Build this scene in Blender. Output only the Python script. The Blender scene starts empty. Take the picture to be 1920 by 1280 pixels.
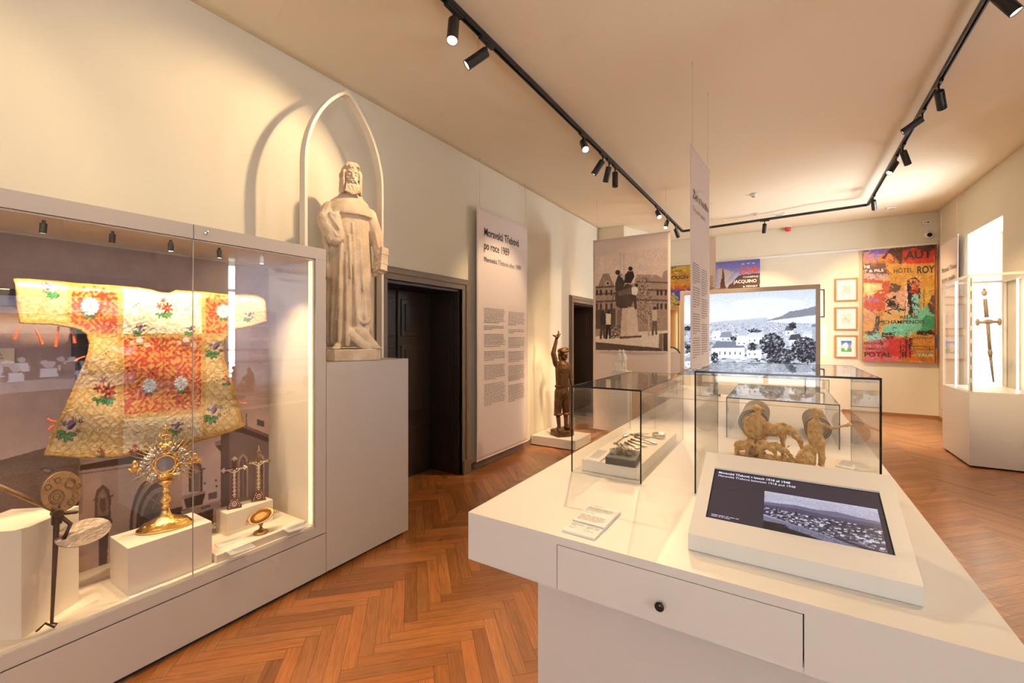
import bpy, bmesh, math, random
import numpy as np
from mathutils import Vector, Matrix, Euler
from mathutils import noise as mnoise
random.seed(7); rng = np.random.default_rng(5)
S = bpy.context.scene; COL = S.collection
R = math.radians; PI = math.pi
F_PX, YAW, HOR, EYE = 810.0, R(32), 630.0, 1.55
# ------------------------------------------------------------------ camera, world, exposure
cam = bpy.data.cameras.new('camera'); cam.sensor_width = 36; cam.lens = 36*F_PX/1920
cam.shift_y = -(640-HOR)/1920; cam.clip_start = .02; cam.clip_end = 60
co = bpy.data.objects.new('camera', cam); COL.objects.link(co)
co.location = (0, 0, EYE); co.rotation_euler = (PI/2, 0, YAW); S.camera = co
w = bpy.data.worlds.new('world'); S.world = w; w.use_nodes = True
w.node_tree.nodes['Background'].inputs[0].default_value = (.86, .93, 1, 1)
w.node_tree.nodes['Background'].inputs[1].default_value = 3.0
S.view_settings.view_transform = 'Standard'; S.view_settings.look = 'None'; S.view_settings.gamma = 1
S.view_settings.use_curve_mapping = False
S.view_settings.exposure = -0.02
S.cycles.max_bounces = 6; S.cycles.transparent_max_bounces = 18; S.cycles.diffuse_bounces = 4
S.cycles.use_adaptive_sampling = True; S.cycles.adaptive_threshold = .1; S.cycles.adaptive_min_samples = 12
S.cycles.glossy_bounces = 4; S.cycles.caustics_reflective = False; S.cycles.caustics_refractive = False
S.cycles.use_denoising = True; S.cycles.sample_clamp_indirect = 4
WARM = (1, .705, .405); DAY = (.82, .90, 1.0)
def window_light(loc, rot, sx, sy, power, color=DAY):
    l = bpy.data.lights.new('daylight', 'AREA'); l.shape = 'RECTANGLE'; l.size = sx; l.size_y = sy
    l.energy = power; l.color = color
    o = bpy.data.objects.new('daylight', l); COL.objects.link(o); o.location = loc; o.rotation_euler = rot
    return o
# daylight that enters by the windows of the right wall and the wall behind the camera
window_light((3.05, 9.0, 2.0), (0, PI/2, 0), 2.3, 1.3, 260)
window_light((3.05, 4.1, 1.8), (0, PI/2, 0), 2.0, 1.35, 420)
window_light((3.05, -1.3, 1.9), (0, PI/2, 0), 2.3, 1.3, 75)
window_light((-0.2, -3.5, 1.9), (PI/2, 0, 0), 1.4, 2.3, 60)
# ------------------------------------------------------------------ helpers
def s2l(c): return c/12.92 if c <= .04045 else ((c+.055)/1.055)**2.4
def rgb(r, g, b): return tuple(s2l(v/255) for v in (r, g, b))
MATS = {}
def mat(name, color, rough=.5, metal=0., bump=0., bscale=40., var=0., vscale=3., emit=None, estr=0., spec=.5, color2=None, coat=0.):
    m = bpy.data.materials.new(name); m.use_nodes = True; nt = m.node_tree; b = nt.nodes['Principled BSDF']
    b.inputs['Base Color'].default_value = (*color, 1); b.inputs['Roughness'].default_value = rough
    b.inputs['Metallic'].default_value = metal; b.inputs['Specular IOR Level'].default_value = spec
    b.inputs['Coat Weight'].default_value = coat
    if bump or var:
        tc = nt.nodes.new('ShaderNodeTexCoord')
    if var:
        n = nt.nodes.new('ShaderNodeTexNoise'); n.inputs['Scale'].default_value = vscale; n.inputs['Detail'].default_value = 5
        nt.links.new(tc.outputs['Object'], n.inputs['Vector'])
        r = nt.nodes.new('ShaderNodeValToRGB'); c2 = color2 or tuple(v*(1-var) for v in color)
        r.color_ramp.elements[0].position = .3; r.color_ramp.elements[1].position = .7
        r.color_ramp.elements[0].color = (*c2, 1); r.color_ramp.elements[1].color = (*color, 1)
        nt.links.new(n.outputs['Fac'], r.inputs[0]); nt.links.new(r.outputs[0], b.inputs['Base Color'])
    if bump:
        n = nt.nodes.new('ShaderNodeTexNoise'); n.inputs['Scale'].default_value = bscale; n.inputs['Detail'].default_value = 4
        nt.links.new(tc.outputs['Object'], n.inputs['Vector'])
        bp = nt.nodes.new('ShaderNodeBump'); bp.inputs['Strength'].default_value = bump; bp.inputs['Distance'].default_value = .01
        nt.links.new(n.outputs['Fac'], bp.inputs['Height']); nt.links.new(bp.outputs[0], b.inputs['Normal'])
    if emit:
        b.inputs['Emission Color'].default_value = (*emit, 1); b.inputs['Emission Strength'].default_value = estr
    MATS[name] = m; return m
def glass(name, tint=(1, 1, 1), f0=.045, k=.9):
    # thin pane: Schlick reflectance on each face, the rest passes straight through
    m = bpy.data.materials.new(name); m.use_nodes = True; nt = m.node_tree; nt.nodes.remove(nt.nodes['Principled BSDF'])
    t = nt.nodes.new('ShaderNodeBsdfTransparent'); t.inputs[0].default_value = (*tint, 1)
    g = nt.nodes.new('ShaderNodeBsdfGlossy'); g.inputs['Roughness'].default_value = 0
    f = nt.nodes.new('ShaderNodeLayerWeight'); f.inputs['Blend'].default_value = .5
    p = nt.nodes.new('ShaderNodeMath'); p.operation = 'POWER'; p.inputs[1].default_value = 5
    mu = nt.nodes.new('ShaderNodeMath'); mu.operation = 'MULTIPLY_ADD'; mu.inputs[1].default_value = k-f0; mu.inputs[2].default_value = f0; mu.use_clamp = True
    x = nt.nodes.new('ShaderNodeMixShader'); nt.links.new(f.outputs['Facing'], p.inputs[0]); nt.links.new(p.outputs[0], mu.inputs[0]); nt.links.new(mu.outputs[0], x.inputs[0])
    nt.links.new(t.outputs[0], x.inputs[1]); nt.links.new(g.outputs[0], x.inputs[2])
    nt.links.new(x.outputs[0], nt.nodes['Material Output'].inputs[0]); return m
def attr_mat(name, rough=.6, emit=0., bump=0., metal=0., spec=.4):
    m = bpy.data.materials.new(name); m.use_nodes = True; nt = m.node_tree; b = nt.nodes['Principled BSDF']
    a = nt.nodes.new('ShaderNodeVertexColor'); a.layer_name = 'Col'
    b.inputs['Roughness'].default_value = rough; b.inputs['Metallic'].default_value = metal
    b.inputs['Specular IOR Level'].default_value = spec
    if emit:
        b.inputs['Base Color'].default_value = (.02, .02, .02, 1)
        nt.links.new(a.outputs[0], b.inputs['Emission Color']); b.inputs['Emission Strength'].default_value = emit
    else: nt.links.new(a.outputs[0], b.inputs['Base Color'])
    return m
class MB:
    def __init__(s): s.v = []; s.f = []
    def add(s, vs, fs, M=None):
        k = len(s.v); s.v += [tuple(M @ Vector(p)) if M is not None else tuple(p) for p in vs]
        s.f += [tuple(i+k for i in f) for f in fs]; return s
    def box(s, x0, x1, y0, y1, z0, z1, M=None):
        vs = [(x, y, z) for z in (z0, z1) for y in (y0, y1) for x in (x0, x1)]
        return s.add(vs, [(0, 2, 3, 1), (4, 5, 7, 6), (0, 1, 5, 4), (2, 6, 7, 3), (0, 4, 6, 2), (1, 3, 7, 5)], M)
    def prism(s, pts, a, b, axis='z', M=None):
        def P(p, t): return {'z': (p[0], p[1], t), 'x': (t, p[0], p[1]), 'y': (p[0], t, p[1])}[axis]
        n = len(pts); vs = [P(p, a) for p in pts]+[P(p, b) for p in pts]
        fs = [tuple(range(n))[::-1], tuple(range(n, 2*n))]+[(i, (i+1) % n, (i+1) % n+n, i+n) for i in range(n)]
        return s.add(vs, fs, M)
    def lathe(s, prof, n=32, M=None, sx=1, sy=1):
        vs = []; fs = []; m = len(prof)
        for r, z in prof:
            for i in range(n):
                a = 2*PI*i/n; vs.append((r*math.cos(a)*sx, r*math.sin(a)*sy, z))
        for j in range(m-1):
            for i in range(n):
                k = (i+1) % n; fs.append((j*n+i, j*n+k, (j+1)*n+k, (j+1)*n+i))
        fs.append(tuple(range(n))[::-1]); fs.append(tuple((m-1)*n+i for i in range(n)))
        return s.add(vs, fs, M)
    def cyl(s, p, q, r, r2=None, n=20):
        p = Vector(p); q = Vector(q); d = q-p; L = d.length
        M = Matrix.Translation(p) @ d.to_track_quat('Z', 'Y').to_matrix().to_4x4()
        return s.lathe([(r, 0), (r if r2 is None else r2, L)], n, M)
    def tube(s, pts, r, n=8, closed=False):
        pts = [Vector(p) for p in pts]; m = len(pts); rr = r if isinstance(r, (list, tuple)) else [r]*m
        vs = []; up = Vector((.13, .21, .97)); 
        for i, p in enumerate(pts):
            if closed: t = pts[(i+1) % m]-pts[i-1]
            else: t = pts[min(i+1, m-1)]-pts[max(i-1, 0)]
            t.normalize(); a = t.cross(up)
            if a.length < .05: a = t.cross(Vector((1, 0, 0)))
            a.normalize(); b = t.cross(a)
            for j in range(n):
                q = 2*PI*j/n; vs.append(p+(a*math.cos(q)+b*math.sin(q))*rr[i])
        fs = []
        for i in range(m if closed else m-1):
            k = (i+1) % m
            for j in range(n): fs.append((i*n+j, i*n+(j+1) % n, k*n+(j+1) % n, k*n+j))
        if not closed: fs += [tuple(range(n))[::-1], tuple((m-1)*n+j for j in range(n))]
        return s.add(vs, fs)
    def ell(s, c, r, rot=(0, 0, 0), nu=14, nv=10):
        M = Matrix.Translation(Vector(c)) @ Euler(rot).to_matrix().to_4x4() @ Matrix.Diagonal((*(r if isinstance(r, (tuple, list)) else (r, r, r)), 1))
        vs = [(0, 0, -1)]; fs = []
        for j in range(1, nv):
            t = PI*j/nv
            for i in range(nu): vs.append((math.sin(t)*math.cos(2*PI*i/nu), math.sin(t)*math.sin(2*PI*i/nu), -math.cos(t)))
        vs.append((0, 0, 1)); L = len(vs)-1
        for i in range(nu):
            k = (i+1) % nu; fs.append((0, 1+k, 1+i)); fs.append((L, L-nu+i, L-nu+k))
            for j in range(nv-2): fs.append((1+j*nu+i, 1+j*nu+k, 1+(j+1)*nu+k, 1+(j+1)*nu+i))
        return s.add(vs, fs, M)
    def cap(s, p, q, r1, r2=None, n=12):                                   # tapered limb with round ends
        r2 = r1 if r2 is None else r2; p = Vector(p); q = Vector(q); d = q-p; L = d.length
        M = Matrix.Translation(p) @ d.to_track_quat('Z', 'Y').to_matrix().to_4x4()
        prof = [(r1*math.sin(t), -r1*math.cos(t)) for t in (.15, .5, 1, PI/2)]+[(r2*math.cos(t), L+r2*math.sin(t)) for t in (0, .6, 1.1, 1.45)]
        return s.lathe(prof, n, M)
    def quad(s, a, b, c, d): return s.add([a, b, c, d], [(0, 1, 2, 3)])
    def build(s, name, m, parent=None, smooth=False, bevel=0, local=False):
        me = bpy.data.meshes.new(name); off = Vector((0, 0, 0))
        if parent is not None and not local:
            p = parent
            while p: off += Vector(p.location); p = p.parent
        me.from_pydata([tuple(Vector(v)-off) for v in s.v], [], s.f); me.update()
        bm = bmesh.new(); bm.from_mesh(me); bmesh.ops.recalc_face_normals(bm, faces=bm.faces); bm.to_mesh(me); bm.free()
        if smooth: me.polygons.foreach_set('use_smooth', [True]*len(me.polygons))
        me.materials.append(m); o = bpy.data.objects.new(name, me); COL.objects.link(o)
        if parent is not None: o.parent = parent
        if bevel:
            b = o.modifiers.new('bevel', 'BEVEL'); b.width = bevel; b.segments = 2; b.limit_method = 'ANGLE'; b.angle_limit = R(40)
            b.harden_normals = False
        if smooth == 'auto': pass
        return o
def empty(name, loc, label=None, cat=None, group=None, rz=0):
    o = bpy.data.objects.new(name, None); COL.objects.link(o); o.location = loc; o.rotation_euler = (0, 0, rz)
    o.empty_display_size = .1
    if label: tag(o, label, cat, group)
    return o
def tag(o, label, cat, group=None):
    o['label'] = label; o['category'] = cat
    if group: o['group'] = group
    return o
def struct(o): o['kind'] = 'structure'; return o
def clone(o, parent=None):
    c = o.copy(); COL.objects.link(c); c.parent = parent
    for ch in list(o.children): clone(ch, c)
    return c
def remesh(o, voxel, smooth=3, disp=0., dscale=.1):
    r = o.modifiers.new('remesh', 'REMESH'); r.mode = 'VOXEL'; r.voxel_size = voxel; r.use_smooth_shade = True
    if smooth:
        sm = o.modifiers.new('smooth', 'SMOOTH'); sm.iterations = smooth; sm.factor = .5
    if disp:
        t = bpy.data.textures.new('clouds', 'CLOUDS'); t.noise_scale = dscale
        d = o.modifiers.new('displace', 'DISPLACE'); d.texture = t; d.strength = disp; d.mid_level = .5; d.texture_coords = 'LOCAL'
    return o
def ray(u, v):
    r = (u-960)/F_PX; s, c = math.sin(YAW), math.cos(YAW); return Vector((-s+c*r, c+s*r, (HOR-v)/F_PX))
def atx(u, v, x): d = ray(u, v); t = x/d.x; return Vector((x, d.y*t, EYE+d.z*t))
def aty(u, v, y): d = ray(u, v); t = y/d.y; return Vector((d.x*t, y, EYE+d.z*t))
def atz(u, v, z): d = ray(u, v); t = (z-EYE)/d.z; return Vector((d.x*t, d.y*t, z))
def proj(P):
    s, c = math.sin(YAW), math.cos(YAW); d = -s*P[..., 0]+c*P[..., 1]; r = c*P[..., 0]+s*P[..., 1]
    return 960+F_PX*r/d, HOR-F_PX*(P[..., 2]-EYE)/d
def lettering(txt, origin, xd, yd, size, m, parent, width=None, name='lettering', bold=0., align='LEFT'):
    cu = bpy.data.curves.new('t', 'FONT'); cu.body = txt; cu.size = size; cu.offset = bold*size; cu.align_x = align; cu.resolution_u = 3
    o = bpy.data.objects.new('t', cu); COL.objects.link(o); bpy.context.view_layer.update()
    me = bpy.data.meshes.new_from_object(o); bpy.data.objects.remove(o)
    xs = [v.co.x for v in me.vertices]; k = 1
    if width and xs: k = width/(max(xs)-min(xs)+1e-6)
    xd = Vector(xd).normalized(); yd = Vector(yd).normalized(); og = Vector(origin); off = Vector((0, 0, 0)); p = parent
    while p: off += Vector(p.location); p = p.parent
    for v in me.vertices: v.co = og+xd*v.co.x*k+yd*v.co.y-off
    me.materials.append(m); ob = bpy.data.objects.new(name, me); COL.objects.link(ob); ob.parent = parent; return ob
def small_print(origin, xd, yd, wd, lines, pitch, m, parent, name='small_print', th=.45, seed=1, gaps=()):
    rd = random.Random(seed); xd = Vector(xd).normalized(); yd = Vector(yd).normalized(); og = Vector(origin); b = MB()
    for l in range(lines):
        if l in gaps: continue
        W = wd*(rd.uniform(.3, .8) if (l+1 in gaps or l == lines-1) else rd.uniform(.9, 1)); x = 0
        y0 = og-yd*pitch*l
        while x < W:
            ww = min(rd.uniform(.8, 3.5)*pitch, W-x)
            a = y0+xd*x; c = y0+xd*(x+ww); b.quad(a, c, c+yd*pitch*th, a+yd*pitch*th); x += ww+pitch*.45
    o = b.build(name, m, parent); o['kind'] = 'stuff'; return o
# ------------------------------------------------------------------ painted prints as coloured meshes
class Canvas:
    def __init__(s, x0, y0, x1, y1, sc, bg):
        s.x0, s.y0, s.sc = x0, y0, sc; s.W = int((x1-x0)*sc); s.H = int((y1-y0)*sc)
        s.img = np.zeros((s.H, s.W, 3)); s.img[:] = np.array(bg)/255.
        ys, xs = np.mgrid[0:s.H, 0:s.W]; s.X = x0+xs/sc; s.Y = y0+ys/sc; s.h = np.zeros((s.H, s.W))
    def win(s, xa, ya, xb, yb):
        i0 = max(0, int((ya-s.y0)*s.sc)-1); i1 = min(s.H, int((yb-s.y0)*s.sc)+2)
        j0 = max(0, int((xa-s.x0)*s.sc)-1); j1 = min(s.W, int((xb-s.x0)*s.sc)+2)
        return slice(i0, i1), slice(j0, j1)
    def put(s, w, m, col, a):
        if m.size == 0: return
        m = m.astype(float)*a
        s.img[w] = s.img[w]*(1-m[..., None])+np.array(col)/255.*m[..., None]
    def mask(s, pts, w):
        X, Y = s.X[w], s.Y[w]; m = np.zeros(X.shape, bool); n = len(pts)
        for i in range(n):
            x1, y1 = pts[i]; x2, y2 = pts[(i+1) % n]
            if y1 == y2: continue
            c = ((y1 > Y) != (y2 > Y)) & (X < (x2-x1)*(Y-y1)/(y2-y1)+x1); m ^= c
        return m
    def poly(s, pts, col, a=1.):
        xs = [p[0] for p in pts]; ys = [p[1] for p in pts]; w = s.win(min(xs), min(ys), max(xs), max(ys))
        s.put(w, s.mask(pts, w), col, a); return s
    def ell(s, cx, cy, rx, ry, col, a=1., ang=0.):
        q = max(rx, ry); w = s.win(cx-q, cy-q, cx+q, cy+q); X = s.X[w]-cx; Y = s.Y[w]-cy; c, sn = math.cos(ang), math.sin(ang)
        s.put(w, ((X*c+Y*sn)/rx)**2+((-X*sn+Y*c)/ry)**2 < 1, col, a); return s
    def line(s, pts, wd, col, a=1.):
        for (x1, y1), (x2, y2) in zip(pts, pts[1:]):
            w = s.win(min(x1, x2)-wd, min(y1, y2)-wd, max(x1, x2)+wd, max(y1, y2)+wd); X, Y = s.X[w], s.Y[w]
            dx, dy = x2-x1, y2-y1; L = dx*dx+dy*dy+1e-9; t = np.clip(((X-x1)*dx+(Y-y1)*dy)/L, 0, 1)
            s.put(w, (X-x1-t*dx)**2+(Y-y1-t*dy)**2 < (wd/2)**2, col, a)
        return s
    def grad(s, y0, y1, c0, c1):
        w = s.win(s.x0, y0, s.x0+s.W/s.sc, y1); t = np.clip((s.Y[w]-y0)/(y1-y0), 0, 1)[..., None]
        s.img[w] = np.array(c0)/255.*(1-t)+np.array(c1)/255.*t; return s
    def noise(s, amt, size, mask=None, octaves=3, seed=0):
        n = vnoise(s.X/size, s.Y/size, octaves, seed); s.img *= (1+amt*(n-.5))[..., None] if mask is None else (1+amt*(n-.5)*mask)[..., None]; return s
    def strokes(s, n, ln, wd, seed=1, jit=6):
        q = random.Random(seed); x1 = s.x0+s.W/s.sc; y1 = s.y0+s.H/s.sc
        for _ in range(n):
            x = q.uniform(s.x0, x1); y = q.uniform(s.y0, y1); i = min(s.H-1, max(0, int((y+q.uniform(-jit, jit)-s.y0)*s.sc))); j = min(s.W-1, max(0, int((x+q.uniform(-jit, jit)-s.x0)*s.sc)))
            c = s.img[i, j]*255*q.uniform(.85, 1.2); a = q.gauss(.2, .7); L = ln*q.uniform(.4, 1); s.line([(x, y), (x+L*math.cos(a), y+L*math.sin(a)), (x+1.7*L*math.cos(a+.3), y+1.7*L*math.sin(a+.3))], wd*q.uniform(.4, 1), np.clip(c, 0, 255), .85)
        return s
    def sample(s, u, v):
        j = np.clip((u-s.x0)*s.sc, 0, s.W-1.01); i = np.clip((v-s.y0)*s.sc, 0, s.H-1.01)
        j0 = j.astype(int); i0 = i.astype(int); fj = (j-j0)[..., None]; fi = (i-i0)[..., None]; g = s.img
        return (g[i0, j0]*(1-fj)+g[i0, j0+1]*fj)*(1-fi)+(g[i0+1, j0]*(1-fj)+g[i0+1, j0+1]*fj)*fi
def vnoise(x, y, octaves=3, seed=0):
    r = np.zeros(np.shape(x)); amp = .5; tot = 0
    for o in range(octaves):
        xi = np.floor(x).astype(np.int64); yi = np.floor(y).astype(np.int64); fx = x-xi; fy = y-yi
        fx = fx*fx*(3-2*fx); fy = fy*fy*(3-2*fy)
        def hsh(a, b):
            h = (a*374761393+b*668265263+(seed+o*17)*974634777) & 0xffffffff; h = ((h ^ (h >> 13))*1274126177) & 0xffffffff
            return ((h ^ (h >> 16)) & 0xffff)/65535.
        r += amp*((hsh(xi, yi)*(1-fx)+hsh(xi+1, yi)*fx)*(1-fy)+(hsh(xi, yi+1)*(1-fx)+hsh(xi+1, yi+1)*fx)*fy)
        tot += amp; amp *= .5; x = x*2.03; y = y*2.03
    return r/tot
def warped(cv, a=1.5, b=5., sd=3):
    def f(P, i, j):
        u, q = proj(P); return cv.sample(u+(vnoise(u/b, q/b, 3, sd)-.5)*a*2, q+(vnoise(u/b+50, q/b, 3, sd+9)-.5)*a*2)
    return f
def print_mesh(name, P0, U, V, nu, nv, colfn, m, parent, depthfn=None, keep=None, gain=1.):
    P0, U, V = (np.array(q, float) for q in (P0, U, V)); i, j = np.meshgrid(np.linspace(0, 1, nu+1), np.linspace(0, 1, nv+1))
    P = P0+i[..., None]*U+j[..., None]*V; c = np.clip(colfn(P, i, j), 0, 1)
    lin = np.clip(np.where(c <= .04045, c/12.92, ((c+.055)/1.055)**2.4)*np.array(gain), 0, .95)
    if depthfn is not None: P = P+depthfn(P, i, j)
    idx = np.arange((nu+1)*(nv+1)).reshape(nv+1, nu+1)
    q = np.stack([idx[:-1, :-1], idx[:-1, 1:], idx[1:, 1:], idx[1:, :-1]], -1)
    if keep is not None: q = q[keep]
    q = q.reshape(-1, 4); used = np.unique(q); mp = np.zeros((nu+1)*(nv+1), int); mp[used] = np.arange(len(used)); q = mp[q]
    off = Vector((0, 0, 0)); p = parent
    while p: off += Vector(p.location); p = p.parent
    PV = P.reshape(-1, 3)[used]-np.array(off); L = lin.reshape(-1, 3)[used]
    me = bpy.data.meshes.new(name); me.vertices.add(len(PV)); me.vertices.foreach_set('co', PV.astype(np.float32).ravel())
    me.loops.add(len(q)*4); me.loops.foreach_set('vertex_index', q.astype(np.int32).ravel())
    me.polygons.add(len(q)); me.polygons.foreach_set('loop_start', np.arange(0, len(q)*4, 4, dtype=np.int32))
    me.update(calc_edges=True); me.validate()
    a = me.color_attributes.new('Col', 'FLOAT_COLOR', 'POINT'); a.data.foreach_set('color', np.c_[L, np.ones(len(L))].astype(np.float32).ravel())
    me.polygons.foreach_set('use_smooth', np.ones(len(q), bool)); me.materials.append(m)
    o = bpy.data.objects.new(name, me); COL.objects.link(o); o.parent = parent; return o
# ------------------------------------------------------------------ materials
M_wall = mat('plaster', (.75, .685, .54), .85, bump=.06, bscale=180)
M_ceil = mat('ceiling_plaster', (.90, .785, .59), .9, bump=.05, bscale=120)
M_white = mat('white_lacquer', (.74, .70, .64), .38, bump=.015, bscale=300)
M_plinth = mat('plinth_paint', (.84, .75, .61), .5, bump=.02, bscale=300)
M_case = mat('greige_panel', (.50, .44, .385), .55, bump=.03, bscale=400)
M_gap = mat('shadow_gap', (.02, .018, .016), .8)
M_black = mat('black_metal', (.012, .012, .013), .4)
M_blackgloss = mat('black_gloss', (.01, .01, .01), .12)
M_chrome = mat('chrome', (.75, .75, .75), .15, 1)
M_door = mat('dark_door_paint', (.040, .027, .019), .42)
M_trim = mat('brown_door_trim', (.22, .16, .11), .5, bump=.03)
M_base = mat('baseboard_wood', (.36, .17, .07), .45)
M_cloth2 = mat('thin_banner_fabric', (.86, .82, .82), .8)
_nt = M_cloth2.node_tree; _b = _nt.nodes['Principled BSDF']; _t = _nt.nodes.new('ShaderNodeBsdfTranslucent'); _t.inputs[0].default_value = (.80, .78, .84, 1)
_x = _nt.nodes.new('ShaderNodeMixShader'); _x.inputs[0].default_value = .5; _nt.links.new(_b.outputs[0], _x.inputs[1]); _nt.links.new(_t.outputs[0], _x.inputs[2]); _nt.links.new(_x.outputs[0], _nt.nodes['Material Output'].inputs[0])
M_cloth = mat('banner_fabric', (.78, .665, .60), .8, bump=.03, bscale=600)
M_ink = mat('dark_ink', (.05, .045, .045), .7)
M_greyink = mat('grey_ink', (.22, .19, .18), .7)
M_stone = mat('sandstone', (.74, .60, .43), .85, bump=.35, bscale=90, var=.3, vscale=9, color2=(.52, .38, .25))
M_arch = mat('cream_paint_arch', (.80, .70, .56), .5)
M_bronze = mat('brown_bronze', (.17, .085, .035), .42, .75, bump=.3, bscale=60, var=.4, vscale=12)
M_gold = mat('gilt_metal', (.85, .52, .14), .25, 1, bump=.3, bscale=70)
M_silver = mat('silver_metal', (.60, .53, .44), .28, 1, bump=.25, bscale=90)
M_plate = mat('dark_engraved_bronze', (.36, .23, .12), .42, .7, bump=.25, bscale=80, var=.35, vscale=30)
M_brass = mat('aged_brass', (.42, .27, .11), .4, .8, bump=.25, bscale=80, var=.4, vscale=30)
M_iron = mat('dark_iron', (.055, .035, .025), .5, .6, bump=.4, bscale=80)
M_pale = mat('worn_steel_plate', (.55, .43, .34), .45, .5, bump=.5, bscale=60, var=.45, vscale=40)
M_tort = mat('red_brown_wood', (.13, .03, .015), .3, 0, coat=.5)
M_pearl = mat('mother_of_pearl', (.72, .62, .50), .3, .3)
M_ochre = mat('ochre_plaster', (.82, .54, .23), .7, bump=.9, bscale=120, var=.4, vscale=45, color2=(.46, .27, .10))
M_cream = mat('cream_porcelain', (.93, .86, .70), .35)
M_paper = mat('white_card', (.82, .80, .77), .7)
M_kraft = mat('pale_card_edge', (.70, .55, .40), .7)
M_glasscase = glass('case_glass', (.995, .995, .992), .085)
M_glass = glass('vitrine_glass', (.996, .995, .99), .035, .75)
M_gedge = mat('green_glass_edge', (.06, .12, .10), .1)
M_lens = mat('lamp_lens_lit', (1, .9, .8), .3, emit=(1, .80, .58), estr=14)
M_lensdim = mat('lamp_lens_pale', (.8, .76, .72), .3, emit=(1, .8, .6), estr=.7)
M_crys = glass('crystal', (.78, .76, .72), .16)
M_gblock = mat('dark_grey_block', (.05, .042, .036), .6)
M_frame_or = mat('orange_wood_frame', (.52, .20, .045), .35)
M_redplastic = mat('red_plastic', (.65, .05, .03), .4)
M_wplastic = mat('white_plastic', (.85, .83, .80), .4)
M_drum = mat('grey_brown_drum', (.34, .27, .21), .7, var=.3, vscale=8)
M_ribbon = mat('red_ribbon', (.75, .10, .03), .6)
M_screen = mat('dark_screen', (.02, .017, .022), .12, emit=(.035, .027, .04), estr=1.)
M_whiteink = mat('screen_white_text', (.02, .02, .02), .5, emit=(.85, .82, .95), estr=1.)
M_strip = mat('light_strip', (1, 1, 1), .5, emit=(1, .93, .82), estr=8)
M_print = attr_mat('printed_picture', .75)
M_paint = attr_mat('painted_canvas', .6)
M_lit = attr_mat('backlit_photograph', .4, emit=1.5)
M_tv = attr_mat('display_picture', .3, emit=.75)
def wood_floor():
    m = bpy.data.materials.new('oak_parquet'); m.use_nodes = True; nt = m.node_tree; b = nt.nodes['Principled BSDF']; N = nt.nodes.new; L = nt.links.new
    uv = N('ShaderNodeUVMap'); uv.uv_map = 'UVMap'; mp = N('ShaderNodeMapping'); mp.inputs['Scale'].default_value = (2.2, 26, 1)
    L(uv.outputs[0], mp.inputs[0]); n = N('ShaderNodeTexNoise'); n.inputs['Scale'].default_value = 2.2; n.inputs['Detail'].default_value = 7
    n.inputs['Distortion'].default_value = 1.2; L(mp.outputs[0], n.inputs[0])
    r = N('ShaderNodeValToRGB'); r.color_ramp.elements[0].position = .32; r.color_ramp.elements[0].color = (.62, .60, .58, 1)
    r.color_ramp.elements[1].position = .68; r.color_ramp.elements[1].color = (1.08, 1.08, 1.08, 1); L(n.outputs[0], r.inputs[0])
    a = N('ShaderNodeVertexColor'); a.layer_name = 'Col'; x = N('ShaderNodeMix'); x.data_type = 'RGBA'; x.blend_type = 'MULTIPLY'
    x.inputs[0].default_value = .75; L(a.outputs[0], x.inputs[6]); L(r.outputs[0], x.inputs[7]); L(x.outputs[2], b.inputs['Base Color'])
    b.inputs['Roughness'].default_value = .29; b.inputs['Specular IOR Level'].default_value = .75; b.inputs['Coat Weight'].default_value = .35; b.inputs['Coat Roughness'].default_value = .22
    bp = N('ShaderNodeBump'); bp.inputs['Strength'].default_value = .12; bp.inputs['Distance'].default_value = .002; L(n.outputs[0], bp.inputs['Height']); L(bp.outputs[0], b.inputs['Normal'])
    return m
# ------------------------------------------------------------------ room shell
XL, XR, YB, YF = -3.06, 2.5, 11.15, -3.0
def floor():
    L, W, n = .49, .07, 7; vs = []; fs = []; uvs = []; cols = []
    c, s = math.cos(R(45)), math.sin(R(45)); rd = random.Random(3)
    for i in range(-170, 171):
        for j in range(-22, 23):
            ox, oy = (i+n*j)*W, (i-n*j)*W
            for (x0, y0, x1, y1, hz) in ((ox, oy, ox+L, oy+W, 1), (ox+L, oy+W-L, ox+L+W, oy+W, 0)):
                cx, cy = (x0+x1)/2*c-(y0+y1)/2*s-.3, (x0+x1)/2*s+(y0+y1)/2*c+4
                if not (XL-.6 < cx < XR+.7 and YF-.2 < cy < YB+.2): continue
                k = len(vs); g = .0006
                for x, y in ((x0+g, y0+g), (x1-g, y0+g), (x1-g, y1-g), (x0+g, y1-g)): vs.append((x*c-y*s-.3, x*s+y*c+4, 0))
                fs.append((k, k+1, k+2, k+3)); t = rd.uniform(0, 40); q = rd.uniform(0, 40)
                u4 = ((t, q), (t+L, q), (t+L, q+W), (t, q+W)) if hz else ((q, t), (q, t), (q, t), (q, t))
                if not hz: u4 = ((t, q), (t, q+W), (t+L, q+W), (t+L, q))
                uvs += list(u4); b = rd.uniform(.72, 1.12)*(.82 if rd.random() < .15 else 1); hue = rd.uniform(-.03, .03)
                cols += [(.49*b, (.180+hue*.5)*b, (.048+hue*.3)*b, 1)]*4
    me = bpy.data.meshes.new('floor'); me.from_pydata(vs, [], fs); me.update()
    uv = me.uv_layers.new(name='UVMap'); uv.data.foreach_set('uv', [q for p in uvs for q in p])
    a = me.color_attributes.new('Col', 'FLOAT_COLOR', 'CORNER'); a.data.foreach_set('color', [q for p in cols for q in p])
    me.materials.append(wood_floor()); o = bpy.data.objects.new('floor', me); COL.objects.link(o); struct(o)
    sub = MB().box(XL-.6, XR+.7, YF-.3, YB+.3, -.12, -.001).build('floor_bed', M_gap, None); struct(sub)
floor()
def zc(x, y):
    def sm(t): t = min(1, max(0, t)); return t*t*(3-2*t)
    return 3.585+.009*y+.22*max(sm((x+1.4)/2.2), sm((y-8)/2.2))
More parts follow.
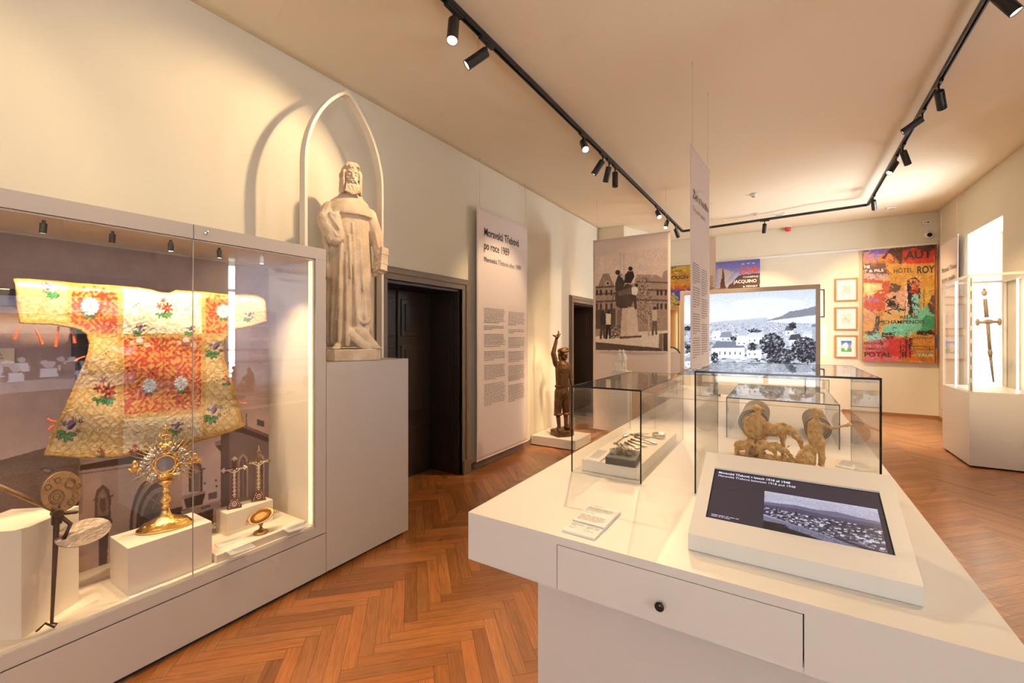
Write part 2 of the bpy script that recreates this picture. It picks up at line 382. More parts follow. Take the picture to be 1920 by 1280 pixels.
def ceiling():
    b = MB(); nx, ny = 40, 60; vs = []; fs = []
    for j in range(ny+1):
        for i in range(nx+1):
            x = XL-.05+(XR-XL+.1)*i/nx; y = YF-.1+(YB-YF+.2)*j/ny; vs.append((x, y, zc(x, y)))
    for j in range(ny):
        for i in range(nx): k = j*(nx+1)+i; fs.append((k, k+1, k+nx+2, k+nx+1))
    b.add(vs, fs); o = b.build('ceiling', M_ceil, smooth=True); struct(o)
    so = o.modifiers.new('solid', 'SOLIDIFY'); so.thickness = .12; so.offset = 1
ceiling()
def wall(name, axis, a, b, p0, p1, z1, openings, m=M_wall):
    # wall slab between a and b on its thickness axis; openings = (p,q,zlow,zhigh)
    ps = sorted({p0, p1, *[q for o in openings for q in o[:2]]}); zs = sorted({-.02, z1, *[q for o in openings for q in o[2:]]}); mb = MB()
    for pa, pb in zip(ps, ps[1:]):
        for za, zb in zip(zs, zs[1:]):
            pm, zm = (pa+pb)/2, (za+zb)/2
            if any(o[0] < pm < o[1] and o[2] < zm < o[3] for o in openings): continue
            if axis == 'x': mb.box(a, b, pa, pb, za, zb)
            else: mb.box(pa, pb, a, b, za, zb)
    bm = mb.build(name, m); struct(bm); return bm
D1 = (2.72, 3.80, 0, 2.07); D2 = (6.84, 7.86, 0, 2.13)
wall('wall_left', 'x', XL-.5, XL, YF, 8.1, 3.80, [(D1[0], D1[1], -.02, D1[3]), (D2[0], D2[1], -.02, D2[3])])
wall('wall_back', 'y', YB, YB+.3, XL-.5, XR+.6, 4.0, [])
WIN = [(8.36, 9.64, .80, 3.16), (3.455, 4.78, .80, 2.80), (-1.95, -.65, .80, 3.1)]
wall('wall_right', 'x', XR, XR+.5, YF, YB, 4.0, WIN)
wall('wall_front', 'y', YF-.5, YF, XL-.5, XR+.6, 4.0, [(-.9, .5, .8, 3.1)])
struct(MB().box(XL-.5, -2.55, 8.1, YB, -.02, 4.0).build('wall_niche', M_wall))
def window(n, a, b, z0, z1, axis='x'):
    p = .38; mw = M_wplastic; root = MB()
    def bx(mb, q0, q1, za, zb, d0, d1):
        if axis == 'x': mb.box(XR+d0, XR+d1, q0, q1, za, zb)
        else: mb.box(q0, q1, YF-d1, YF-d0, za, zb)
    for (q0, q1, za, zb) in ((a, a+.06, z0, z1), (b-.06, b, z0, z1), (a+.06, b-.06, z0, z0+.06), (a+.06, b-.06, z1-.06, z1), ((a+b)/2-.03, (a+b)/2+.03, z0+.06, z1-.06), (a+.06, b-.06, z0+1.5, z0+1.55)):
        bx(root, q0, q1, za, zb, p, p+.06)
    o = root.build('window_%d' % n, mw); struct(o)
    g = MB(); bx(g, a+.05, b-.05, z0+.05, z1-.05, p+.027, p+.033); g.build('pane', M_glass, o)
for i, q in enumerate(WIN): window(i+1, q[0], q[1], q[2], q[3])
window(4, -.9, .5, .8, 3.1, 'y')
def door(n, D, ajar):
    y0, y1, _, z1 = D; x = XL
    t = MB(); W = .10
    for (dx, w0, w1) in ((.035, 0, .10), (.05, .055, .10), (.028, 0, .12)):
        t.box(x-.02, x+dx, y0-w1, y0-w0, 0, z1+w0); t.box(x-.02, x+dx, y1+w0, y1+w1, 0, z1+w0); t.box(x-.02, x+dx, y0-w1, y1+w1, z1+w0, z1+w1)
    t.box(x-.02, x+.06, y0-.125, y0-.0, 0, .16); t.box(x-.02, x+.06, y1+.0, y1+.125, 0, .16)
    f = t.build('trim_%d' % n, M_trim, bevel=.004); struct(f)
    j = MB(); j.box(x-.5, x-.005, y0, y0+.025, 0, z1); j.box(x-.5, x-.005, y1-.025, y1, 0, z1); j.box(x-.5, x-.005, y0+.025, y1-.025, z1-.03, z1)
    # panelled reveal on the far jamb
    for (za, zb) in ((.12, .55), (.68, 1.45), (1.55, z1-.12)):
        for (ya, yb) in ((x-.44, x-.10),):
            j.box(ya, yb, y1-.033, y1-.025, za, zb); j.box(ya+.04, yb-.04, y1-.04, y1-.03, za+.04, zb-.04)
    d = j.build('door_%d' % n, M_door, bevel=.003); struct(d)
    lf = MB(); xl = x-.42
    lf.box(xl-.04, xl, y0+.025, y1-.025, .0008, z1-.03)
    lv = lf.build('leaf', M_door, d); pn = MB(); ym = (y0+y1)/2
    for (ya, yb) in ((y0+.08, ym-.05), (ym+.05, y1-.09)):
        for (za, zb) in ((.12, .55), (.68, 1.45), (1.55, z1-.12)):
            pn.box(xl, xl+.012, ya, yb, za, zb); pn.box(xl+.012, xl+.022, ya+.05, yb-.05, za+.05, zb-.05)
    pn.box(xl, xl+.02, ym-.012, ym+.012, .02, z1-.04)
    pn.build('panelling', M_door, lv, bevel=.004)
door(1, D1, 0); door(2, D2, 0)
for (nm, a) in (('baseboard_left', (XL, XL+.018, D1[1]+.13, D2[0]-.13)), ('baseboard_near', (XL, XL+.018, YF, D1[0]-.13))):
    struct(MB().box(a[0], a[1], a[2], a[3], 0, .07).build(nm, M_trim))
struct(MB().box(-2.55, XR, YB-.018, YB, 0, .05).build('baseboard_back', M_base))
struct(MB().box(XR-.018, XR, YF, YB-.02, 0, .05).build('baseboard_right', M_base))
struct(MB().box(XL, -2.53, 8.082, 8.1, 0, .07).build('baseboard_niche', M_trim))
# ------------------------------------------------------------------ track lighting
track = empty('light_track', (-1.67, 4, 3.5), 'black ceiling light track running round three sides of the gallery', 'light track')
TL = ((-1.73, -.4), (-1.632, 8.85)); TR = ((1.10, 2.3), (1.22, 9.3)); zL, zR = 3.56, 3.75
def rail_bar(p, q, name):
    p = Vector(p); q = Vector(q); d = (q-p).normalized(); n = Vector((-d.y, d.x, 0)); b = MB(); U = Vector((0, 0, 1))
    for (a0, a1, h0, h1) in ((-.018, .018, .0, .02), (-.018, -.008, -.018, 0), (.008, .018, -.018, 0)):
        c = [p+n*a0+U*h0, p+n*a1+U*h0, p+n*a1+U*h1, p+n*a0+U*h1]; e = [x+(q-p) for x in c]
        b.add(c+e, [(0, 1, 2, 3), (7, 6, 5, 4), (0, 4, 5, 1), (1, 5, 6, 2), (2, 6, 7, 3), (3, 7, 4, 0)])
    return b.build(name, M_black, track)
PA = (TL[0][0], TL[0][1], zL); PB = (TL[1][0], TL[1][1], zL+.02); PC = (TR[1][0], TR[1][1], zR); PD = (TR[0][0], TR[0][1], zR)
rail_bar(PA, PB, 'left_rail'); rail_bar(PB, PC, 'end_rail'); rail_bar(PC, PD, 'right_rail')
# spot prototype: local origin on the rail, body hinged below
def spot_proto():
    r = bpy.data.objects.new('track_spotlight', None); COL.objects.link(r); r.empty_display_size = .05
    MB().box(-.016, .016, -.075, .075, -.034, -.012).build('adapter', M_black, r, local=True, bevel=.003)
    MB().cyl((0, 0, -.034), (0, 0, -.085), .008, n=10).build('stem', M_black, r, local=True, smooth=False)
    h = MB().lathe([(.030, 0), (.034, .004), (.034, .172), (.031, .172), (.029, .162)], 28).build('lamp_body', M_black, r, local=True)
    h.location = (0, 0, -.085)
    l = MB().lathe([(.0285, .160), (.0285, .164)], 24).build('lens', M_lens, h, local=True)
    return r
def aim(r, target, lit=True):
    body = [c for c in r.children if c.name.startswith('lamp_body')][0]
    pos = Vector(r.location)+Vector((0, 0, -.085)); d = (Vector(target)-pos).normalized()
    q = d.to_track_quat('Z', 'Y'); body.rotation_mode = 'QUATERNION'
    body.rotation_quaternion = Euler((0, 0, -r.rotation_euler.z)).to_quaternion() @ q; body.location = Vector((0, 0, -.085))
    return pos, d
def spot_light(parent, target, watts, angle=38, blend=.6, color=WARM, size=.03, depth=.18):
    l = bpy.data.lights.new('bulb', 'SPOT'); l.energy = watts; l.spot_size = R(angle); l.spot_blend = blend; l.color = color; l.shadow_soft_size = size
    o = bpy.data.objects.new('bulb', l); COL.objects.link(o); o.parent = parent
    o.location = (0, 0, depth); o.rotation_euler = (PI, 0, 0); return o
def on_rail(u, v, left):
    z = (zL if left else zR)-.16; p = atz(u, v, z)
    a, b = (TL if left else TR); t = (p.y-a[1])/(b[1]-a[1]); return Vector((a[0]+(b[0]-a[0])*t, p.y, (zL+.02*t) if left else zR))
SPOTS = [  # u, v, left?, target, watts, angle, label
 (858, 60, 1, (-1.1, 1.0, 0), 110, 60, 'black track spotlight with lit lens, nearest on the left rail'),
 (915, 118, 1, (-2.95, 1.45, 2.3), 104, 84, 'black track spotlight aimed left at the saint statue'),
 (1102, 280, 1, (-.3, 2.1, .9), 230, 56, 'black track spotlight with glowing lens, alone at mid left rail'),
 (1133, 315, 1, (-2.97, 4.4, 1.7), 95, 60, 'black spotlight tilted towards the text banner, left of a cluster of three'),
 (1149, 325, 1, (-2.68, 5.6, .95), 420, 30, 'black spotlight in the middle of the cluster of three'),
 (1161, 335, 1, (-1.66, 5.0, 0), 0, 40, 'black spotlight with silver band hanging straight down, right of the cluster of three'),
 (1237, 407, 1, (-.3, 4.6, .9), 240, 66, 'small far track spotlight left of the glowing one above the monument banner'),
 (1258, 424, 1, (-1.75, 5.9, 1.4), 330, 70, 'far track spotlight with glowing lens above the monument banner'),
 (1273, 438, 1, (-1.2, 9.9, 1.5), 180, 60, 'far black spotlight turned away beside the left rail corner'),
 (1897, 5, 0, (2.4, 3.6, 1.3), 150, 70, 'large black spotlight cut off by the upper right corner'),
 (1755, 188, 0, (2.08, 7.45, 1.5), 330, 36, 'black spotlight with white sticker tilted right, first below the upper right corner'),
 (1722, 238, 0, (-1.85, 6.33, 1.75), 380, 44, 'black spotlight with white top tilted left on the right rail'),
 (1690, 296, 0, (2.2, 8.0, 1.3), 150, 60, 'black spotlight with white sticker overlapping the bent one on the right rail'),
 (1668, 318, 0, (-.3, 5.6, 1.0), 260, 70, 'black spotlight tilted left behind its neighbour on the right rail'),
 (1629, 386, 0, (1.7, 10.9, 1.9), 260, 70, 'black spotlight hanging at the right rail corner'),
]
proto = spot_proto(); first = True
def place_spot(p, rz, target, watts, angle, label, dim=False):
    global first
    r = proto if first else clone(proto); first = False
    r.location = p; r.rotation_euler = (0, 0, rz); tag(r, label, 'spotlight', 'track spotlights'); aim(r, target)
    body = [c for c in r.children if c.name.startswith('lamp_body')][0]
    return r, body
LIT = []
for (u, v, left, tg, wt, an, lb) in SPOTS:
    p = on_rail(u, v, left); LIT.append((*place_spot(p, 0, tg, wt, an, lb), tg, wt, an))
pc = atz(1434, 425, 3.55); t = (pc.x-PB[0])/(PC[0]-PB[0]); pc = Vector((pc.x, PB[1]+(PC[1]-PB[1])*t, PB[2]+(PC[2]-PB[2])*t))
LIT.append((*place_spot(pc, R(-80), (-.5, 10.9, 1.7), 300, 70, 'single black spotlight with glowing lens on the far end rail'), (-.5, 10.9, 1.7), 300, 70))
# unseen spots added to the rails to raise the room's bounce light
TLx = lambda y: (TL[0][0]+(TL[1][0]-TL[0][0])*(y-TL[0][1])/(TL[1][1]-TL[0][1]), y, zL)
for (p, tg, wt, lb_) in ((TLx(.9), (-3.0, -.2, 2.0), 26, 'unseen black track spotlight added on the left rail beside the camera'), (TLx(-.1), (-2.4, -1.2, .6), 150, 'unseen black track spotlight added on the left rail behind the camera'), ((1.10, 2.75, zR), (.1, 1.5, .9), 95, 'unseen black track spotlight added on the right rail over the table front')):
    LIT.append((*place_spot(p, 0, tg, wt, 80, lb_), tg, wt, 80))
for (r, body, tg, wt, an) in LIT:
    if not wt:
        for c_ in body.children:
            c_.data = c_.data.copy(); c_.data.materials[0] = M_black
    if wt: spot_light(body, tg, wt, an)
# ------------------------------------------------------------------ big wall showcase on the left
CX = -2.49; Y0, Y1 = -.75, 1.724
case = empty('glass_showcase', (-2.75, .6, 0), 'long greige glass-fronted wall showcase holding the embroidered vestment', 'showcase')
MB().box(-3.05, CX, Y0, Y1, .03, .282).box(-3.05, CX, Y0, Y1, .288, .345).build('base', M_case, case)
MB().box(-3.0, CX-.03, Y0, Y1-.02, .0, .04).box(-3.0, CX-.006, Y0, Y1-.006, .28, .29).build('plinth_recess', M_gap, case)
MB().box(-3.02, CX-.012, Y0, 1.65, .345, .358).build('deck', M_plinth, case)
hd = MB().box(-3.05, CX, Y0, .985, 2.037, 2.108).box(-3.05, CX, .9885, Y1, 2.037, 2.108); hd.build('header', M_case, case)
MB().box(-3.0, CX-.004, .984, .989, 2.04, 2.105).build('header_seam', M_gap, case)
MB().box(-3.0, CX-.02, Y0, 1.65, 2.03, 2.036).build('inner_ceiling', M_plinth, case)
MB().box(-3.05, CX, 1.652, Y1, .345, 2.036).build('end_post', M_case, case)
MB().box(-3.0, CX-.012, 1.640, 1.651, .358, 2.03).build('end_panel', M_plinth, case)
MB().box(-3.05, -3.0, Y0, 1.64, .345, 2.036).box(-3.05, CX, Y0-.06, Y0, .0, 2.108).build('back_panel', M_case, case)
MB().box(CX-.014, CX-.006, Y0, .9855, .346, 2.037).build('glass_pane', M_glasscase, case)
MB().box(CX-.014, CX-.006, .9885, 1.652, .346, 2.037).build('glass_pane', M_glasscase, case)
MB().box(CX-.014, CX-.0055, .9855, .988, .346, 2.037).build('pane_joint', mat('joint_grey', (.5, .45, .38), .3), case)
lk = MB(); lk.lathe([(.0105, 0), (.0105, .004), (.006, .006)], 24, Matrix.Translation((CX-.001, 1.045, 2.077)) @ Euler((0, PI/2, 0)).to_matrix().to_4x4())
lk = lk.build('lock', M_chrome, case)
MB().box(CX+.0045, CX+.0056, 1.0435, 1.0465, 2.073, 2.081).build('keyhole', M_black, lk)
MB().box(-2.53, CX-.016, 1.628, 1.638, .37, 2.02).build('light_strip', mat('soft_strip', (1, .8, .55), .5, emit=(1, .68, .36), estr=1.6), case)
# photo print of a church facade on the back wall of the showcase
c = Canvas(-12, 395, 530, 1110, 2, (158, 128, 120))
c.grad(395, 560, (128, 108, 104), (160, 132, 126)); c.grad(560, 860, (160, 132, 126), (192, 160, 148))
c.poly([(-12, 866), (90, 838), (148, 848), (158, 925), (60, 985), (-12, 1020)], (108, 86, 74))
w_ = c.win(-12, 835, 160, 1020); mk = c.mask([(-12, 866), (90, 838), (148, 848), (158, 925), (60, 985), (-12, 1020)], w_)
n_ = vnoise(c.X[w_]/2.2, c.Y[w_]/1.1, 3, 4); c.img[w_] *= (1+.45*(n_-.5)*mk)[..., None]
c.poly([(-12, 990), (145, 930), (150, 945), (-12, 1015)], (66, 50, 44)); c.poly([(-12, 1018), (150, 950), (152, 975), (-12, 1050)], (128, 104, 90))
c.poly([(148, 872), (158, 868), (160, 1110), (148, 1110)], (150, 124, 108))
c.poly([(155, 868), (440, 790), (415, 1110), (-12, 1110), (-12, 1045), (155, 962)], (176, 146, 130))
c.poly([(150, 872), (300, 845), (440, 790), (442, 800), (300, 862), (150, 882)], (62, 47, 42)); c.line([(150, 888), (300, 868)], 2, (110, 88, 78))
c.poly([(73, 880), (85, 875), (104, 881), (92, 889)], (80, 62, 54)); c.poly([(92, 889), (104, 882), (72, 902)], (62, 46, 40)); c.poly([(78, 881), (86, 878), (98, 882), (90, 886)], (140, 116, 104))
def pointed(cx, y0, y1, w, col, col2, k=1.2):
    def arch(r, yt): return [(cx-r, y1), (cx-r, yt+w*k*1.3), (cx-r*.75, yt+w*.55*k), (cx, yt), (cx+r*.75, yt+w*.55*k), (cx+r, yt+w*k*1.3), (cx+r, y1)]
    c.poly(arch(w, y0), col); c.poly(arch(w*.68, y0+w*.5), col2)
pointed(193, 908, 985, 15, (96, 72, 60), (140, 112, 96)); c.ell(193, 945, 6, 16, (98, 76, 66)); c.ell(193, 930, 4, 4, (160, 134, 118))
c.line([(176, 936), (184, 940)], 2.5, (92, 70, 60)); c.line([(203, 934), (212, 928)], 2.5, (92, 70, 60)); c.poly([(180, 968), (206, 966), (212, 980), (176, 984)], (80, 62, 54)); c.poly([(184, 984), (204, 982), (200, 1075), (186, 1080)], (70, 54, 48))
for r_, cl in ((62, (84, 64, 56)), (56, (150, 122, 106)), (50, (70, 54, 48)), (44, (136, 110, 96)), (38, (92, 74, 66))):
    c.poly([(305-r_, 1110)]+[(305-r_*math.cos(a)*1.0, 985-r_*1.65*math.sin(a)) for a in np.linspace(0, PI/2, 14)]+[(305, 1110)], cl)
c.poly([(305, 880), (352, 860), (352, 1110), (305, 1110)], (172, 142, 128)); c.poly([(262, 968), (400, 935), (400, 1110), (262, 1110)], (44, 34, 32))
c.line([(275, 930), (300, 945)], 1.5, (150, 125, 112)); c.line([(285, 955), (300, 925)], 1.2, (150, 125, 112))
c.poly([(342, 815), (414, 795), (414, 945), (342, 955)], (188, 160, 152)); pointed(367, 862, 922, 13, (84, 66, 62), (138, 116, 110)); c.ell(367, 900, 6, 20, (120, 100, 96)); c.ell(368, 884, 3.5, 4, (160, 140, 134))
c.line([(376, 882), (384, 878)], 3, (80, 62, 58)); c.poly([(344, 936), (386, 921), (380, 945), (350, 953)], (58, 44, 42)); c.poly([(340, 930), (384, 920), (386, 924), (342, 936)], (150, 126, 118))
c.poly([(391, 925), (407, 921), (407, 933), (391, 937)], (92, 78, 78)); c.poly([(340, 958), (412, 938), (412, 950), (340, 972)], (150, 128, 124)); c.line([(378, 953), (393, 948)], 3, (84, 70, 68))
c.poly([(402, 825), (424, 820), (424, 834), (413, 846), (404, 836)], (146, 122, 116)); c.line([(402, 826), (424, 821)], 3, (196, 170, 160)); c.poly([(404, 836), (424, 832), (413, 846)], (86, 68, 64))
c.poly([(414, 818), (448, 798), (510, 826), (506, 935), (414, 950)], (124, 104, 102)); c.poly([(414, 800), (430, 804), (430, 948), (414, 950)], (96, 80, 80))
c.poly([(432, 782), (456, 796), (512, 818), (510, 832), (456, 812), (426, 806)], (74, 58, 54)); c.line([(440, 792), (512, 822)], 3, (128, 104, 96))
for cx_, ww in ((456, 9), (488, 8)):
    pointed(cx_, 850, 932, ww, (176, 150, 142), (104, 86, 84)); c.line([(cx_, 862), (cx_, 932)], 1.5, (150, 128, 122))
for x_, y_ in ((405, 900), (406, 911), (384, 906)): c.ell(x_, y_, 2, 2, (70, 56, 54))
c.poly([(512, 800), (530, 800), (530, 890), (512, 890)], (198, 172, 166)); c.poly([(505, 890), (530, 888), (530, 960), (505, 960)], (90, 74, 70)); c.poly([(482, 785), (496, 790), (496, 800), (482, 797)], (88, 72, 68)); c.line([(462, 775), (462, 800)], 1.2, (80, 64, 60))
c.noise(.10, 1.5, seed=2); c.noise(.12, 30, seed=9)
def fcase(P, i, j): u, v = proj(P); return c.sample(u, v)
print_mesh('printed_church_facade', (-2.999, .30, .36), (0, 1.335, 0), (0, 0, 1.66), 440, 500, warped(c, .9, 3.), M_print, case, gain=(1.15, 1.2, 1.3))
tg = lettering('Žižka', atx(378, 954, -2.9985), (0, 1, 0), (0, 0, 1), .022, M_ink, case, name='sign_lettering')
# small downlights in the showcase
lampm = MB().lathe([(.009, 0), (.0115, .001), (.0115, .042), (.009, .042)], 20)
for k, (u, v, ry, tgt, pw) in enumerate(((82, 412, 0, (-2.66, .42, .8), 20), (211, 432, 0, (-2.74, .72, 1.3), 15), (320, 448, 0, (-2.70, .98, .9), 17), (411, 463, 0, (-2.72, 1.25, .95), 13), (490, 474, 1, (-2.6, 1.45, .55), 13))):
    p = atx(u, v, -2.6); p.z = 2.031
    lbs = ('black mini spotlight inside the showcase header, furthest left', 'black mini spotlight in the showcase, second from the left', 'black mini spotlight above the vestment collar', 'black mini spotlight tilted left near the joint of the glass panes', 'white mini spotlight lit at the right end of the showcase')
    s_ = empty('mini_spotlight', p, lbs[k], 'spotlight', 'mini spotlights in the showcase header')
    mm = M_wplastic if ry else M_black
    MB().cyl(p, p-Vector((0, 0, .014)), .006).build('mount', mm, s_)
    b_ = MB().lathe([(.009, 0), (.0115, .001), (.0115, .042), (.009, .042)], 20).build('lamp_body', mm, s_, local=True); b_.location = (0, 0, -.012)
    d_ = (Vector(tgt)-(p-Vector((0, 0, .012)))).normalized(); b_.rotation_mode = 'QUATERNION'; b_.rotation_quaternion = d_.to_track_quat('Z', 'Y')
    MB().lathe([(.0085, .041), (.0085, .043)], 16).build('lens', M_lens if k > 1 else M_lensdim, b_, local=True)
    spot_light(b_, tgt, pw*1.75, 104, .7, (1, .73, .44), .012, .05)
# ------------------------------------------------------------------ the embroidered vestment
outl = [(27, 521), (60, 521), (112, 525), (150, 530), (215, 534), (262, 538), (285, 543), (300, 548), (316, 549), (332, 543), (380, 546), (436, 552), (490, 549), (497, 560), (501, 603), (470, 612), (440, 617), (430, 625), (420, 634), (417, 650), (420, 668), (426, 690), (440, 735), (458, 799), (430, 810), (376, 824), (330, 838), (270, 851), (222, 856), (150, 858), (83, 854), (95, 815), (128, 745), (152, 690), (163, 660), (166, 645), (162, 628), (150, 619), (132, 614), (95, 608), (37, 606), (31, 570)]
v = Canvas(10, 505, 515, 872, 2.5, (226, 190, 128))
X, Y = v.X, v.Y
warp = vnoise(X/26, Y/26, 2, 3)*9; scroll = np.sin(X/3.4+1.9*np.sin(Y/5.+warp*.5))*np.sin(Y/3.2+1.9*np.sin(X/5.5+warp*.6))+.35*np.sin(X/1.6)*np.sin(Y/1.7)
n1 = vnoise(X/9, Y/9, 3, 8); cont = np.abs(((vnoise(X/22, Y/22, 2, 12)*9) % 1)-.5)*2
def region(pts, base, pat, patcol, a=.8, lat=None):
    m = np.zeros(X.shape, bool); w_ = v.win(min(p[0] for p in pts), min(p[1] for p in pts), max(p[0] for p in pts), max(p[1] for p in pts))
    m[w_] = v.mask(pts, w_); v.img[m] = np.array(base)/255.; q = m & pat; v.img[q] = v.img[q]*(1-a)+np.array(patcol)/255.*a
    return m
lattice = (np.abs(((X+Y*.9)/17+.2*np.sin(Y/7)) % 1-.5) > .36) | (np.abs(((X-Y*.9)/19) % 1-.5) > .38)
gold, cream, gl = (226, 176, 96), (240, 214, 160), (205, 150, 70)
mside = region([(20, 505), (515, 505), (515, 870), (20, 870)], (236, 196, 128), lattice, (214, 160, 82), .75)
mt = region([(27, 518), (133, 524), (130, 612), (30, 606)], (236, 190, 122), cont > .72, (205, 148, 74), .7)
region([(228, 534), (377, 545), (375, 626), (228, 626)], (246, 232, 200), cont > .66, (222, 186, 118), .7)
region([(228, 782), (376, 768), (376, 824), (330, 838), (228, 856)], (240, 214, 170), cont > .6, (216, 166, 92), .75)
region([(388, 640), (424, 640), (456, 790), (384, 812)], (234, 198, 134), lattice, (210, 160, 86), .7)
dam = scroll > .02
for pts in ([(133, 525), (218, 532), (218, 626), (166, 626), (155, 615), (133, 612)], [(383, 548), (437, 553), (434, 612), (424, 626), (383, 626)], [(230, 633), (375, 633), (374, 766), (230, 779)]):
    region(pts, (196, 62, 26), dam, (222, 160, 74), .85)
region([(440, 550), (500, 548), (502, 605), (430, 625), (437, 600)], (240, 210, 160), cont > .66, (214, 170, 104), .7)
def band(pts, wd):
    v.line(pts, wd, (222, 172, 88)); 
    for (a_, b_), (c_, d_) in zip(pts, pts[1:]):
        L_ = math.hypot(c_-a_, d_-b_); n_ = int(L_/2.2); nx_, ny_ = -(d_-b_)/L_, (c_-a_)/L_
        for k in range(n_):
            t = k/n_; x_, y_ = a_+(c_-a_)*t, b_+(d_-b_)*t; v.line([(x_-nx_*wd*.42, y_-ny_*wd*.42), (x_+nx_*wd*.42, y_+ny_*wd*.42)], .8, (186, 126, 48), .7)
band([(223.5, 532), (223.5, 857)], 11); band([(379.5, 546), (379.5, 815)], 9); band([(128, 524), (128, 614)], 8)
band([(165, 629), (430, 629)], 8); band([(228, 781), (377, 769)], 8)
for k in range(len(outl)): 
    a_, b_ = outl[k], outl[(k+1) % len(outl)]
    wd = 16 if 20 <= k <= 40 else 7
    v.line([a_, b_], wd, (214, 158, 72)); v.line([a_, b_], 3, (176, 116, 40))
v.line([(303, 633), (303, 772)], 1.6, (170, 40, 14), .7)
def flower(cx, cy, r, cols, n=9, core=(230, 190, 60), ca=None):
    for k in range(n):
        a = 2*PI*k/n+.3; v.ell(cx+math.cos(a)*r*.62, cy+math.sin(a)*r*.62, r*.42, r*.2, cols[k % len(cols)], 1, a)
    for k in range(n):
        a = 2*PI*(k+.5)/n; v.ell(cx+math.cos(a)*r*.34, cy+math.sin(a)*r*.34, r*.28, r*.15, cols[(k+1) % len(cols)], 1, a)
    v.ell(cx, cy, r*.16, r*.16, core)
def leaves(cx, cy, r, n=3, a0=0., col=(52, 138, 70), span=2.2):
    for k in range(n):
        a = a0+span*(k/(max(1, n-1))-.5); v.ell(cx+math.cos(a)*r*.6, cy+math.sin(a)*r*.6, r*.5, r*.24, (28, 66, 40), 1, a); v.ell(cx+math.cos(a)*r*.6, cy+math.sin(a)*r*.6, r*.42, r*.17, col, 1, a)
W3 = [(244, 240, 228), (206, 208, 224), (236, 228, 214)]; RD = [(150, 22, 16), (196, 58, 32), (100, 10, 16)]; PU = [(60, 34, 78), (112, 84, 150), (44, 24, 60)]
for (x_, y_, r_) in ((167, 574, 17), (417, 583, 13), (278, 722, 13), (335, 718, 13)): leaves(x_, y_+r_*.6, r_*.9, 4, PI/2, (70, 120, 60), 2.8); flower(x_, y_, r_, W3, 14, (220, 190, 90))
for (x_, y_) in ((260, 637), (346, 637)): v.ell(x_, y_, 7, 5, (242, 232, 214)); v.ell(x_-14, y_+5, 5, 4, (232, 190, 150)); v.ell(x_+14, y_+9, 6, 5, (236, 200, 168)); leaves(x_, y_+9, 7, 2, PI/2, (80, 120, 50))
def rose(x_, y_, s_):
    leaves(x_+2*s_, y_+12*s_, 13*s_, 5, PI/2, (58, 150, 76), 2.6); leaves(x_-12*s_, y_+14*s_, 11*s_, 3, PI*.6)
    flower(x_+4*s_, y_+2*s_, 13*s_, RD, 7, (214, 160, 60)); flower(x_-13*s_, y_-3*s_, 8*s_, RD, 5, (120, 20, 16)); flower(x_-4*s_, y_-15*s_, 7*s_, RD, 5, (150, 30, 20))
rose(307, 576, .85); rose(197, 730, 1.15); rose(424, 712, .45); rose(255, 848, .8); rose(188, 846, .45)
def bouquet(x_, y_, s_, fl=1):
    v.ell(x_, y_-4*s_, 13*s_, 11*s_, (238, 200, 178), .55)
    for k, (dx, dy) in enumerate(((15, 6), (-16, 16), (8, -12), (-8, -6), (18, -10))): flower(x_+dx*s_*fl, y_+dy*s_, 5.2*s_, PU if k % 2 == 0 else [(40, 96, 100), (60, 30, 80)], 5, (226, 200, 120))
    v.ell(x_+3*s_*fl, y_-4*s_, 6*s_, 9*s_, (132, 90, 130), .9, .5); v.ell(x_+6*s_*fl, y_-2*s_, 2.5*s_, 8*s_, (54, 30, 76), 1, .7); leaves(x_-3*s_*fl, y_+9*s_, 15*s_, 5, PI*.55, (62, 146, 74), 2.9)
bouquet(95, 541, .85, -1); bouquet(128, 800, 1.15); bouquet(400, 652, .85); bouquet(396, 772, .9); bouquet(325, 800, .7); bouquet(258, 616, .55); bouquet(352, 618, .5); bouquet(465, 592, .5)
for (x_, y_) in ((196, 662), (190, 802), (255, 810), (400, 716), (425, 772), (252, 572), (350, 577)):
    for k in range(3): v.ell(x_+k*5-5, y_-k*3+3, 1.4, 1.4, (110, 24, 20))
v.noise(.20, 3, seed=21)
relief = np.where(dam, 1., .0)*.25+(cont > .62)*.5+lattice*.35+n1*.6; v.h = relief
yA, yB, zA, zB = .40, 1.52, .97, 1.83; nu_, nv_ = 330, 255
gi, gj = np.meshgrid(np.linspace(0, 1, nu_+1), np.linspace(0, 1, nv_+1)); Pg = np.stack([np.full_like(gi, -2.74), yA+(yB-yA)*gi, zA+(zB-zA)*gj], -1); ug, vg = proj(Pg)
ins = np.zeros(gi.shape, bool)
for k in range(len(outl)):
    x1, y1 = outl[k]; x2, y2 = outl[(k+1) % len(outl)]
    if y1 != y2: ins ^= ((y1 > vg) != (y2 > vg)) & (ug < (x2-x1)*(vg-y1)/(y2-y1)+x1)
kc = (ins[:-1, :-1] & ins[1:, :-1] & ins[:-1, 1:] & ins[1:, 1:])
def vdep(P, i, j):
    u, w2 = proj(P); jj = np.clip(((u-v.x0)*v.sc).astype(int), 0, v.W-1); ii = np.clip(((w2-v.y0)*v.sc).astype(int), 0, v.H-1)
    y, z = P[..., 1], P[..., 2]; d = np.zeros(P.shape)
    fold = .012*np.sin((y-.95)*16+(z-1.2)*3)*np.clip((1.75-z)/.5, 0, 1)+.007*np.sin(z*24+y*7)
    top = -.05*np.clip((z-1.755)/.05, 0, 1)**2
    d[..., 0] = v.h[ii, jj]*.0017+fold*.6+top+.02*np.sin(np.clip((y-.5)/.95, 0, 1)*PI); return d
def vcol(P, i, j): u, w2 = proj(P); return v.sample(u, w2)
